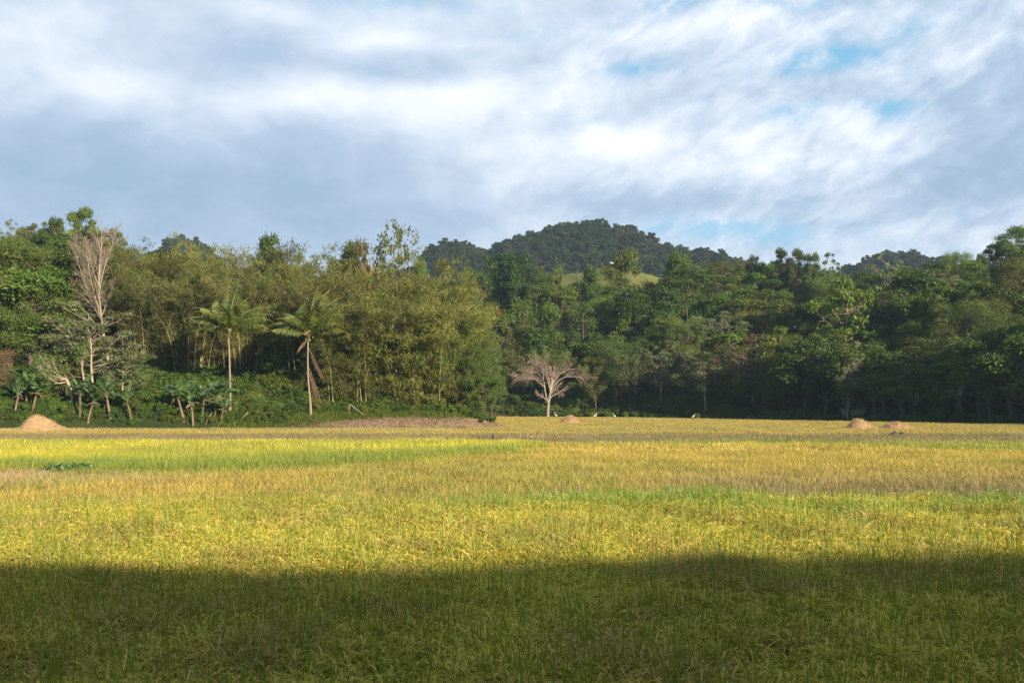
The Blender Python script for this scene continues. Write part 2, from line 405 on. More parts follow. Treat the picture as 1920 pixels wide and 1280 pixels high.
# ------------------------------------------------------------------ stuff by geometry nodes: points carry turn, scale, variant, tint
def scatter(name, protos, pts, rot, scl, idx, tint=None, tint2=None, label=None):
    c = bpy.data.collections.new(name + '_kinds')
    for k, pm in enumerate(protos):
        c.objects.link(bpy.data.objects.new('%s_kind_%02d' % (name, k), pm))
    n = len(pts)
    me = bpy.data.meshes.new(name); me.vertices.add(n); me.vertices.foreach_set('co', np.asarray(pts, float).ravel())
    def at(nm, typ, key, val):
        a = me.attributes.new(nm, typ, 'POINT'); a.data.foreach_set(key, np.ascontiguousarray(val).ravel())
    at('turn', 'FLOAT_VECTOR', 'vector', rot.astype(np.float32)); at('grow', 'FLOAT_VECTOR', 'vector', scl.astype(np.float32))
    at('variant', 'INT', 'value', idx.astype(np.int32))
    if tint is not None: at('tint', 'FLOAT_VECTOR', 'vector', tint.astype(np.float32))
    if tint2 is not None: at('tint2', 'FLOAT_VECTOR', 'vector', tint2.astype(np.float32))
    ob = link(name, me, kind='stuff')
    ng = bpy.data.node_groups.new(name + '_scatter', 'GeometryNodeTree')
    ng.interface.new_socket('Geometry', in_out='INPUT', socket_type='NodeSocketGeometry')
    ng.interface.new_socket('Geometry', in_out='OUTPUT', socket_type='NodeSocketGeometry')
    gi = ng.nodes.new('NodeGroupInput'); go = ng.nodes.new('NodeGroupOutput')
    ip = ng.nodes.new('GeometryNodeInstanceOnPoints'); ip.inputs['Pick Instance'].default_value = True
    ci = ng.nodes.new('GeometryNodeCollectionInfo'); ci.inputs['Collection'].default_value = c
    ci.inputs['Separate Children'].default_value = True; ci.inputs['Reset Children'].default_value = True
    def na(nm, typ):
        a = ng.nodes.new('GeometryNodeInputNamedAttribute'); a.data_type = typ; a.inputs['Name'].default_value = nm
        return a.outputs['Attribute']
    ng.links.new(gi.outputs[0], ip.inputs['Points']); ng.links.new(ci.outputs[0], ip.inputs['Instance'])
    ng.links.new(na('variant', 'INT'), ip.inputs['Instance Index'])
    ng.links.new(na('turn', 'FLOAT_VECTOR'), ip.inputs['Rotation'])
    ng.links.new(na('grow', 'FLOAT_VECTOR'), ip.inputs['Scale'])
    ng.links.new(ip.outputs[0], go.inputs[0])
    md = ob.modifiers.new('scatter', 'NODES'); md.node_group = ng
    if label: ob['label'] = label
    return ob

# ------------------------------------------------------------------ rice: patches of blades and panicles
def crop_mat(name, use, mixgreen, trans, lo=(.42, .46, .40), hi=(1.45, 1.40, 1.3)):
    m, q, o = material(name)
    tn = attr(q, use, 'INSTANCER').outputs['Vector']
    sh = attr(q, 'shade').outputs['Fac']
    col = q.mix(1.0, tn, q.mix(sh, lo, hi), 'MULTIPLY')
    if mixgreen:
        t2 = attr(q, 'tint2', 'INSTANCER').outputs['Vector']
        col = q.mix(q.rng(sh, .30, .36), t2, col)
    leafy(q, o, col, trans, .03, .5, q.mix(1.0, col, (1.15, 1.1, .6), 'MULTIPLY'))
    return m
M_LEAF = crop_mat('rice_leaf', 'tint2', False, .28, (.52, .62, .50))
M_PAN = crop_mat('rice_panicle', 'tint', False, .2, (.84, .86, .78), (1.14, 1.12, 1.1))
M_STUB = crop_mat('rice_stubble', 'tint', True, .3)
def rice_near(seed):
    g = np.random.RandomState(seed); mb = MB(); S = .6
    hx, hy = np.meshgrid((np.arange(3) + .5) / 3 * S - S / 2, (np.arange(3) + .5) / 3 * S - S / 2)
    hill = np.stack([hx.ravel(), hy.ravel()], 1) + g.uniform(-.06, .06, (9, 2))
    def bases(k):
        b = np.repeat(hill, k, 0) + g.normal(size=(9 * k, 2)) * .035
        return np.c_[b, np.zeros(len(b))]
    b = bases(20); M = len(b); a = g.uniform(0, 6.283, M)
    tall = g.rand(M) < .22
    Lr = np.where(tall, g.uniform(.82, 1.12, M), g.uniform(.40, .66, M))
    pt = arcs(g, b, a, g.uniform(.02, .26, M), np.where(tall, g.uniform(.0, .30, M), g.uniform(.1, 1.0, M)), Lr, 6, 1.6)
    wd = np.where(tall, 1.5, 1.0)[:, None] * g.uniform(.008, .014, M)[:, None] * np.array([.8, 1, 1, .85, .55, .05])[None]
    ps = g.normal(size=M) * .9
    ribbons(mb, pt, wd, np.stack([np.cos(ps), np.sin(ps), 0 * ps], 1), np.where(tall, 0, .4) + np.where(tall, .3, .55) * g.rand(M), 0)
    b = bases(15); M = len(b); a = g.uniform(0, 6.283, M); hue = g.rand(M)
    pt = arcs(g, b, a, g.uniform(.02, .16, M), g.uniform(1.5, 2.9, M), g.uniform(.74, 1.06, M), 10, 3.6)
    tubes(mb, pt[:, :8], np.full((M, 8), .0022), 3, g.rand(M) * .5, 0)
    ps = g.normal(size=M) * .9; tip = pt[:, 6:]
    ribbons(mb, tip, g.uniform(.008, .014, M)[:, None] * np.array([.35, 1, 1, .3])[None], np.stack([np.cos(ps), np.sin(ps), 0 * ps], 1), hue * .6, 1)
    for k in range(13):                        # grains down the nodding end
        f = g.uniform(5.9, 8.98, M); i = f.astype(int); u = (f - i)[:, None]; r = np.arange(M)
        c = pt[r, i] * (1 - u) + pt[r, i + 1] * u + g.normal(size=(M, 3)) * .009
        ax = unit(pt[r, i + 1] - pt[r, i]) + g.normal(size=(M, 3)) * .25
        leaves(mb, c, ax, rdir(g, M), g.uniform(.026, .042, M), g.uniform(.008, .012, M), np.clip(hue * .7 + g.rand(M) * .3, 0, 1), 1, 0)
    return mb.mesh('rice_plants', [M_LEAF, M_PAN])
def stubble(seed, S, nt, nb, wd, Lm, spread):
    g = np.random.RandomState(seed); mb = MB()
    k = int(math.sqrt(nt)); hx, hy = np.meshgrid((np.arange(k) + .5) / k * S - S / 2, (np.arange(k) + .5) / k * S - S / 2)
    hill = np.stack([hx.ravel(), hy.ravel()], 1) + g.uniform(-.5, .5, (k * k, 2)) * S / k
    hs = np.repeat(g.uniform(.7, 1.25, k * k), nb)
    b = np.repeat(hill, nb, 0) + g.normal(size=(k * k * nb, 2)) * spread; M = len(b); b = np.c_[b, np.zeros(M)]
    a = g.uniform(0, 6.283, M)
    pt = arcs(g, b, a, g.uniform(.0, .45, M), g.uniform(0, .9, M), hs * g.uniform(.5, 1.15, M) * Lm, 4, 1.5)
    w = (wd * g.uniform(.7, 1.3, M))[:, None] * np.array([.9, 1, .75, .1])[None]
    ps = a + 1.57 + g.uniform(-1.2, 1.2, M)
    ribbons(mb, pt, w, np.stack([np.cos(ps), np.sin(ps), 0 * ps], 1), g.rand(M), 0)
    return mb.mesh('stubble_blades', [M_STUB])

def C3(*c): return np.array(c, float)
GOLD, YGRN, GRN, TAN, OLV, GBR, PINK = C3(.52, .40, .105), C3(.38, .375, .07), C3(.13, .23, .04), C3(.43, .33, .145), C3(.25, .24, .075), C3(.25, .205, .125), C3(.50, .36, .22)
def lerp(a, b, f): return a + (b - a) * np.asarray(f)[..., None]
def zones(x, y):
    """crop at a place: panicle tint, leaf tint, height, ripe tall crop or not. Field borders were surveyed from the photo."""
    n = len(x); px = 960 + FPX * x / y; py = HOR + FPX * (CZ - .5) / y
    wob = (fbm(x * .25, y * .12) - .5)
    wide = fbm(x * .06 + 40, y * .05, 3); fine = fbm(x * .5 + 9, y * .35, 3)
    py2 = py + wob * np.interp(py, [800, 860, 960], [3, 10, 34])
    tint = np.tile(TAN, (n, 1)); tint2 = np.tile(OLV * .9, (n, 1)); hgt = np.full(n, .32)
    # distant strips beyond the promontory and in front of it
    st = fbm(x * .012 + 5, y * .22, 2)
    tint = lerp(np.tile(TAN, (n, 1)), GOLD * .95, sstep(st, .40, .58)); tint2 = lerp(np.tile(OLV, (n, 1)), GRN * 1.5, sstep(st, .6, .35))
    grey = sstep(np.abs(py2 - 814), 9, 4); tint = lerp(tint, GBR * 1.05, grey * .8); tint2 = lerp(tint2, GBR * .8, grey * .7)
    # golden stubble, right and centre
    up = np.interp(px, [0, 950, 1100, 1500, 1900], [838, 832, 826, 824, 830])
    z = sstep(py2, up - 1, up + 2)
    tint = lerp(tint, lerp(np.tile(GOLD, (n, 1)), TAN * .95, sstep(py2, 845, 905) * sstep(wide, .3, .6)), z)
    tint2 = lerp(tint2, lerp(np.tile(C3(.36, .33, .06), (n, 1)), OLV, sstep(py2, 850, 900)), z); hgt = hgt + z * .10
    gb = sstep(py2, 880, 915) * sstep(wide + fine * .35, .56, .74) * (1 - sstep(px, 420, 150) * .6)
    tint = lerp(tint, GBR * 1.15, gb * .75); tint2 = lerp(tint2, GBR * .75 + GRN * .2, gb * .8)
    gg = sstep(py2, 915, 950) * sstep(fine, .42, .6); tint2 = lerp(tint2, C3(.24, .31, .05), gg * .8)
    yl = sstep(py2, 875, 900) * sstep(px, 700, 350) * sstep(fine, .35, .6); tint = lerp(tint, GOLD, yl * .7)
    pk = np.exp(-((px - 40) / 220) ** 2) * sstep(np.abs(py2 - 884), 16, 5); tint = lerp(tint, PINK, np.clip(pk * 1.4, 0, 1)); tint2 = lerp(tint2, PINK * .85, np.clip(pk * 1.3, 0, 1))
    # green weeds along the border of the bright field, thin green line to the right
    lo = np.interp(px, [0, 180, 320, 480, 640, 800, 900, 1000, 1010], [874, 872, 874, 870, 862, 856, 846, 842, 800])
    wd_ = np.exp(-((py2 - lo + 6) / np.interp(px, [0, 150, 250, 500, 800, 1000], [5, 7, 14, 11, 6, 4])) ** 2) * np.where(px < 1010, 1, 0)
    gl = np.exp(-((py2 - np.interp(px, [1080, 1500, 1920], [824, 821, 836])) / np.interp(px, [1080, 1500, 1920], [2.2, 3.0, 5])) ** 2) * sstep(px, 1060, 1120)
    # bright yellow-green standing rice on the left
    br = sstep(py2, 820, 824) * sstep(py2, lo + 3, lo - 3) * np.where(px < 1010, 1, 0)
    tint = lerp(tint, lerp(np.tile(YGRN * 1.05, (n, 1)), C3(.50, .44, .06), sstep(fine, .42, .65)), br); tint2 = lerp(tint2, C3(.30, .34, .035), br); hgt = hgt + br * .22
    gw = np.clip(wd_ * (.35 + fine) * 1.1, 0, 1)
    tint = lerp(tint, C3(.24, .30, .05), gw); tint2 = lerp(tint2, GRN, gw)
    tint = lerp(tint, C3(.26, .34, .05), gl * .9); tint2 = lerp(tint2, GRN * 1.05, gl * .9)
    yr = sstep(px, 1550, 1750) * np.exp(-((py2 - 826) / 4) ** 2); tint = lerp(tint, YGRN, yr * .8)
    # tall ripe rice nearest the road
    nb = np.interp(px, [-200, 0, 250, 500, 700, 900, 1100, 1300, 1600, 1920, 2200], [972, 972, 962, 952, 968, 962, 950, 942, 950, 958, 960])
    near = py2 > nb
    gtop = sstep(py2, nb + 45, nb + 8) * sstep(vnoise(x * .22 + 3, y * .4), .42, .68)
    tint[near] = lerp(lerp(np.tile(C3(.76, .63, .125), (n, 1)), C3(.60, .43, .15), sstep(vnoise(x * 1.1, y * .7), .42, .8)), C3(.42, .42, .08), gtop * .9)[near]
    tint2[near] = lerp(np.tile(C3(.33, .36, .042), (n, 1)), C3(.21, .38, .06), gtop)[near]
    hgt[near] = .92
    hgt = hgt * (.85 + .3 * fbm(x * .8, y * .8, 2))
    patch = sstep(fbm(x * .16 + 70, y * .10 + 20, 3), .50, .66) * sstep(py2, 835, 870) * (~near) * np.where(br > .5, 0, 1)
    tint2 = lerp(tint2, C3(.16, .23, .045), patch * .75); tint = lerp(tint, C3(.36, .33, .09), patch * .5)
    var = (.74 + .52 * fine)[:, None]
    return np.clip(tint * var, 0, .85), np.clip(tint2 * var, 0, .85), hgt, near
def grid_pts(g, y0, y1, S, margin=170):
    xm = (960 + margin) / FPX * y1 + 14
    X, Y = np.meshgrid(np.arange(-xm, xm, S), np.arange(y0, y1, S))
    X = X.ravel() + g.uniform(-.3, .3, X.size) * S; Y = Y.ravel() + g.uniform(-.3, .3, Y.size) * S
    k = (np.abs(X) < (960 + margin) / FPX * Y + 14.0) & inside(X, Y)
    return X[k], Y[k]
def in_heap(X, Y):
    r = np.zeros(len(X), bool)
    for hx, hy, hr in HEAPS: r |= np.hypot(X - hx, (Y - hy)) < hr
    return r
HEAPS = []
def heap_at(px, py_base, wpx):
    Y = CZ * FPX / (py_base - HOR); return (px - 960) / FPX * Y, Y, wpx / FPX * Y
H1 = heap_at(72, 811, 104); H2 = heap_at(1068, 797, 42); H3 = heap_at(1610, 807, 62); H4 = heap_at(1678, 807, 66)
HEAPS = [(H1[0], H1[1], 2.3), (H2[0], H2[1], 1.2), (H3[0], H3[1], 1.5), (H4[0], H4[1], 1.4)]
g = np.random.RandomState(11)
def crop(name, label, y0, y1, S, protos, want_near, zs):
    X, Y = grid_pts(g, y0, y1, S)
    ti, t2, h, nr = zones(X, Y)
    k = (nr == want_near) & ~in_heap(X, Y)
    X, Y, ti, t2, h = X[k], Y[k], ti[k], t2[k], h[k]; n = len(X)
    hz = h / zs
    scatter(name, protos, np.stack([X, Y, np.zeros(n)], 1), np.stack([0 * X, 0 * X, g.uniform(0, 6.283, n)], 1),
            np.stack([np.full(n, 1.08), np.full(n, 1.08), hz], 1), g.randint(0, len(protos), n), ti, t2, label)
crop('ripe_rice', 'tall ripe golden rice with green leaves standing nearest the camera', 5.0, 34, .58, [rice_near(100 + k) for k in range(7)], True, .85)
sm = [stubble(200 + k, 1.0, 49, 10, .015, .50, .035) for k in range(6)]
crop('rice_stubble', 'yellow and brown half-dry rice across the middle of the field', 19, 62, .97, sm, False, .50)
sf = [stubble(300 + k, 2.0, 110, 9, .030, .50, .07) for k in range(6)]
crop('far_rice', 'distant strips of yellow-green rice and stubble before the forest', 62, 202, 1.94, sf, False, .50)

# ------------------------------------------------------------------ tree prototypes
def tree_meshes(seed, H=12., cr=4.2, cb=.35, nl=18, lr=1.5, nleaf=7000, ll=.34, lw=.2, flat=.75, tr=.18, forks=1, lean=.4, shell=(.55, .95), bark=BARK, leaf=L_MID, low=-.5, droop=.3):
    g = np.random.RandomState(seed); tk = MB(); cr_ = MB()
    zb = cb * H; zc = (zb + H) / 2; rz = (H - zb) / 2
    n = 8; s = np.linspace(0, 1, n)
    tp = np.stack([lean * s ** 2 * g.normal() + np.cumsum(g.normal(size=n)) * .07, lean * s ** 2 * g.normal() + np.cumsum(g.normal(size=n)) * .07, s * H * .86], 1)
    tp[0] = (0, 0, -.6)
    rad = tr * (1 - .8 * s); rad[0] *= 1.5
    tubes(tk, tp[None], rad[None], 7)
    d = rdir(g, nl * 4); d = d[d[:, 2] > low][:nl]; nl = len(d)
    f = g.uniform(*shell, nl)[:, None]
    C = np.array([tp[-1, 0] * .7, tp[-1, 1] * .7, zc]) + d * np.array([cr, cr, rz]) * f
    r = lr * g.uniform(.6, 1.3, nl)
    C[:, 2] = np.minimum(C[:, 2], H - r * flat * .9)
    # limbs
    z0 = np.clip(C[:, 2] - g.uniform(.25, .55, nl) * np.hypot(C[:, 0], C[:, 1]) - .6, zb * .6, H * .8)
    st = np.stack([np.interp(z0, tp[:, 2], tp[:, k]) for k in range(3)], 1)
    u = np.linspace(0, 1, 5)[None, :, None]
    Lp = st[:, None] * (1 - u) + C[:, None] * u
    Lp[..., 2] += (np.sin(u[..., 0] * 3.1416) * -.10 * np.linalg.norm(C - st, axis=1)[:, None])
    Lp[:, 1:-1] += g.normal(size=(nl, 3, 3)) * .12
    tubes(tk, Lp, (tr * .30) * np.linspace(1, .22, 5)[None] * g.uniform(.6, 1.1, nl)[:, None], 5)
    tw, rw = branches(g, Lp, np.full((nl, 5), .035), 4, .55, 1, (.4, 1.1), (.25, .5), .3, 4)
    tubes(tk, tw, rw, 3)
    # foliage: many small leaves on the outside of each lobe
    w = r ** 2; cnt = np.maximum((nleaf * w / w.sum()).astype(int), 10)
    k = np.repeat(np.arange(nl), cnt); M = len(k)
    dd = rdir(g, M); dd[:, 2] = np.where(g.rand(M) < .72, np.abs(dd[:, 2]), dd[:, 2])
    rr = r[k] * g.uniform(.25, 1, M) ** .45 * (1 + .18 * g.normal(size=M))
    pos = C[k] + dd * rr[:, None] * np.array([1, 1, flat])
    nrm = unit(dd + np.array([0, 0, .5]) + g.normal(size=(M, 3)) * .7)
    ax = unit(np.cross(nrm, g.normal(size=(M, 3)))) + np.array([0, 0, -droop])
    tonal = np.clip(g.rand(nl)[k] * .5 + g.rand(M) * .5, 0, 1)
    leaves(cr_, pos, ax, nrm, ll * g.uniform(.6, 1.4, M), lw * g.uniform(.6, 1.3, M), tonal)
    return tk.mesh('tree_trunk', bark, True), cr_.mesh('tree_crown', leaf), H, cr * 2 * .97
PROTO = {}
def proto(kind, n, seed, **kw):
    PROTO[kind] = [tree_meshes(seed + k, **{a: (v[k % len(v)] if isinstance(v, list) else v) for a, v in kw.items()}) for k in range(n)]
proto('dense', 4, 10, H=12., cr=[4.6, 4.0, 5.2, 4.4], cb=[.12, .18, .10, .2], nl=[30, 26, 36, 28], lr=[1.45, 1.5, 1.4, 1.6], nleaf=12000, ll=.34, lw=.21, leaf=L_DARK, low=-.8)
proto('leafy', 5, 20, H=12., cr=[4.8, 4.2, 5.4, 3.8, 4.6], cb=[.12, .2, .15, .08, .2], nl=[36, 30, 42, 34, 30], lr=[1.05, 1.2, 1.1, 1.1, 1.3], nleaf=11000, ll=.31, lw=.18, leaf=L_MID, low=-.8)
proto('airy', 4, 30, H=13., cr=[4.6, 5.2, 4.0, 4.8], cb=[.25, .3, .25, .3], nl=[40, 44, 34, 46], lr=[.75, .85, .8, .75], nleaf=6500, ll=.28, lw=.15, flat=.6, bark=BARK_P, leaf=L_GREY, shell=(.3, 1.0), tr=.14, low=-.7)
proto('feathery', 4, 40, H=12., cr=[4.8, 5.4, 4.4, 5.0], cb=[.12, .2, .1, .15], nl=[34, 40, 30, 36], lr=[1.3, 1.2, 1.3, 1.15], nleaf=15000, ll=.25, lw=.09, flat=.9, leaf=L_OLIVE, droop=.6, low=-.8)
proto('bigleaf', 2, 50, H=12., cr=[5.0, 4.4], cb=.2, nl=[32, 28], lr=1.2, nleaf=5200, ll=.44, lw=.27, flat=.75, bark=BARK_P, leaf=L_BRIGHT, droop=.6, low=-.7)
proto('column', 3, 60, H=13., cr=[2.4, 2.9, 2.2], cb=.04, nl=30, lr=1.15, nleaf=9000, ll=.30, lw=.19, leaf=L_MID, low=-.95, droop=.7)
proto('dry', 3, 70, H=11., cr=[4.2, 4.8, 3.8], cb=.15, nl=[36, 40, 34], lr=1.2, nleaf=6500, ll=.24, lw=.10, flat=.75, bark=BARK_PINK, leaf=L_DRY, low=-.7)

def sparse_tree(seed, H, cr, nleaf, per=(9, 7, 5), ang=(.35, .95), up=.5, spread=1.0, bark=BARK_PINK, leaf=L_DRY, tr=.2, fork=.3, ll=.24, lw=.1, topbias=0.0, trunk=None, t0=.35, lf=(.35, .62)):
    """branching skeleton with few leaves at its outer twigs"""
    g = np.random.RandomState(seed); tk = MB(); lv = MB(); n = 9; s = np.linspace(0, 1, n)
    if trunk is None:
        trunk = np.stack([np.cumsum(g.normal(size=n)) * .1, np.cumsum(g.normal(size=n)) * .1, s * H * .8], 1); trunk[0] = (0, 0, -.5)
    Pt = np.asarray(trunk)[None]; Rt = (tr * (1 - .72 * s ** .8))[None]; Rt[0, 0] *= 1.35
    tubes(tk, Pt, Rt, 7)
    P1, R1 = branches(g, Pt, Rt, per[0], t0, .97, ang, lf, up, 6, .10, .62); tubes(tk, P1, R1, 5)
    P2, R2 = branches(g, P1, R1, per[1], .25, 1, (.3, .8), (.35, .65), up * .8, 5, .12, .55); tubes(tk, P2, R2, 4)
    P3, R3 = branches(g, P2, np.maximum(R2, .014), per[2], .2, 1, (.3, .9), (.35, .7), up * .5, 4, .15, .6); tubes(tk, P3, R3, 3)
    P4, R4 = branches(g, P3, np.maximum(R3, .012), 3, .2, 1, (.3, .9), (.4, .8), up * .3, 3, .15, .7); tubes(tk, P4, R4, 3)
    tips = np.concatenate([P4[:, -1], P3[:, -1], P4[:, 1]])
    if topbias:
        z = tips[:, 2]; rr = np.hypot(tips[:, 0], tips[:, 1]); k = z > np.percentile(z, topbias); tips = tips[k]
    if nleaf:
        c = tips[g.randint(0, len(tips), nleaf)] + g.normal(size=(nleaf, 3)) * .22
        nr = unit(g.normal(size=(nleaf, 3)) + np.array([0, 0, .6]))
        leaves(lv, c, unit(np.cross(nr, g.normal(size=(nleaf, 3)))), nr, ll * g.uniform(.6, 1.4, nleaf), lw * g.uniform(.7, 1.3, nleaf), g.rand(nleaf))
        return tk.mesh('branching_trunk', bark, True), lv.mesh('thin_crown', leaf)
    return tk.mesh('branching_trunk', bark, True), None

BARE = []
for k in range(3):
    a, b = sparse_tree(400 + k, 11., 4, 2200, up=.5, ang=(.4, 1.1), bark=BARK_D, leaf=L_OLIVE, tr=.10)  # dark bark colour stands in for the shade on these trunks
    BARE.append((a, b, 11., 8.))
PROTO['twiggy'] = BARE
a, b = sparse_tree(431, 18., 5, 1500, per=(9, 6, 4), up=.15, ang=(.6, 1.25), bark=BARK_W, leaf=L_MID, tr=.2, ll=.42, lw=.26, t0=.72, lf=(.28, .42))
PROTO['sparse'] = [(a, b, 18., 11.)]

def bamboo_mesh(seed, H=15., nc=34, nleaf=15000, leaf=L_BAMBOO, spread=1.1, out=.55, low=.30):
    g = np.random.RandomState(seed); ck = MB(); lf = MB()
    b = np.c_[g.normal(size=(nc, 2)) * spread, np.full(nc, -.4)]
    a = np.arctan2(b[:, 1], b[:, 0]) + g.normal(size=nc) * .6
    L = H * g.uniform(.70, 1.03, nc)
    pt = arcs(g, b, a, g.uniform(0, .14, nc), g.uniform(.5, 1.7, nc) * out * 1.7, L, 12, 2.6)
    tubes(ck, pt, (g.uniform(.025, .042, nc))[:, None] * np.linspace(1, .2, 12)[None], 5, g.rand(nc))
    # side twigs, then leaves hanging from them
    tw, rw = branches(g, pt, np.full((nc, 12), .016), 22, low, 1, (.6, 1.5), (.06, .16), -.5, 4, .2, .7)
    tubes(ck, tw, rw, 3)
    M = nleaf; k = g.randint(0, len(tw), M); f = g.uniform(.15, 2.999, M); i = f.astype(int); u = (f - i)[:, None]
    c = tw[k, i] * (1 - u) + tw[k, i + 1] * u + g.normal(size=(M, 3)) * np.array([.2, .2, .2])
    ax = unit(g.normal(size=(M, 3)) * .5 + np.array([0, 0, -.8]))
    nr = unit(np.cross(ax, g.normal(size=(M, 3))))
    leaves(lf, c, ax, nr, g.uniform(.28, .58, M), g.uniform(.035, .078, M), np.clip(g.rand(len(tw))[k] * .5 + g.rand(M) * .5, 0, 1))
    return ck.mesh('bamboo_culms', CULM, True), lf.mesh('bamboo_foliage', leaf), H, 7.
PROTO['bamboo'] = [bamboo_mesh(500 + k, nleaf=26000, low=.22, leaf=[L_BAMBOO, L_BAMBOO2, L_BAMBOO][k % 3]) for k in range(5)]
PROTO['bamboo_full'] = [bamboo_mesh(520 + k, nleaf=34000, low=.10, leaf=[L_BAMBOO2, L_BAMBOO][k % 2], out=.62) for k in range(3)]

# ------------------------------------------------------------------ planting
LANDMARK = [(-200, 45, 'at the far left edge'), (45, 135, 'behind the big left straw heap'), (135, 235, 'beside the tall pink bare tree'), (235, 330, 'right of the tall bare tree'),
            (330, 400, 'left of the two coconut palms'), (400, 475, 'behind the left coconut palm'), (475, 545, 'between the two coconut palms'), (545, 625, 'behind the right coconut palm'),
            (625, 700, 'right of the coconut palms'), (700, 780, 'over the middle of the earth bank'), (780, 860, 'left of the bank tip'), (860, 960, 'at the tip of the earth bank'),
            (960, 1035, 'behind the lone field tree'), (1035, 1100, 'right of the lone field tree'), (1100, 1180, 'below the left of the grass clearing'), (1180, 1245, 'below the right of the grass clearing'),
            (1245, 1320, 'right of the grass clearing'), (1320, 1400, 'under the dry yellowish domes'), (1400, 1470, 'right of the dry yellowish domes'), (1470, 1545, 'left of the right straw heaps'),
            (1545, 1640, 'above the pointed right straw heap'), (1640, 1720, 'above the low right straw heap'), (1720, 1790, 'right of the straw heaps'), (1790, 1850, 'under the yellow-green dome tree'), (1850, 2400, 'at the far right edge')]
LOOK = {'dense': ('dark dense round tree', 'tree', 'tree'), 'leafy': ('mid-green lumpy leafy tree', 'tree', 'tree'), 'airy': ('airy pale-trunked tree', 'tree', 'tree'),
        'feathery': ('feathery olive layered tree', 'tree', 'tree'), 'bigleaf': ('bright big-leaved tree', 'tree', 'tree'), 'column': ('slim vine-clad column tree', 'tree', 'tree'),
        'dry': ('brownish half-dry tree', 'tree', 'tree'), 'twiggy': ('twiggy nearly bare tree', 'tree', 'tree'), 'bamboo': ('bare-stemmed bamboo clump', 'bamboo_clump', 'bamboo'),
        'bamboo_full': ('leafy sunlit bamboo clump', 'bamboo_clump', 'bamboo')}
LOOK['sparse'] = ('sparse see-through tree', 'tree', 'tree')
NAME = {'sparse': 'sparse_tree', 'dense': 'dense_tree', 'leafy': 'leafy_tree', 'airy': 'airy_tree', 'feathery': 'feathery_tree', 'bigleaf': 'big_leaved_tree', 'column': 'vine_clad_tree', 'dry': 'dry_tree', 'twiggy': 'twiggy_tree', 'bamboo': 'bamboo_clump', 'bamboo_full': 'bamboo_clump'}
PLANTED = []
prng = random.Random(3)
def plant(kind, px, py_top, Y, wpx=None, label=None, mat=None, var=None, H=None, z=None):
    """a plant whose top shows at (px, py_top) when it stands at depth Y"""
    X = (px - 960) / FPX * Y
    g0 = float(height(X, Y)) if z is None else z
    if H is None: H = CZ + (HOR - py_top) / FPX * Y - g0
    v = prng.randrange(len(PROTO[kind])) if var is None else var % len(PROTO[kind])
    tk, cw, h0, w0 = PROTO[kind][v]
    root = empty(NAME[kind], (X, Y, g0 - .1), prng.uniform(0, 6.283))
    sz = H / h0
    sx_ = (wpx / FPX * Y / w0) if wpx else sz * prng.uniform(1.0, 1.4)
    root.scale = (sx_, sx_, sz)
    isb = kind.startswith('bamboo')
    a = link('culms' if isb else 'trunk', tk, root)
    b = link('foliage' if isb else 'crown', cw, root) if cw else None
    if mat and b:
        b.material_slots[0].link = 'OBJECT'; b.material_slots[0].material = mat
    PLANTED.append((root, kind, px, HOR - (H + g0 - CZ) / Y * FPX, Y, label, g0))
    return root, H

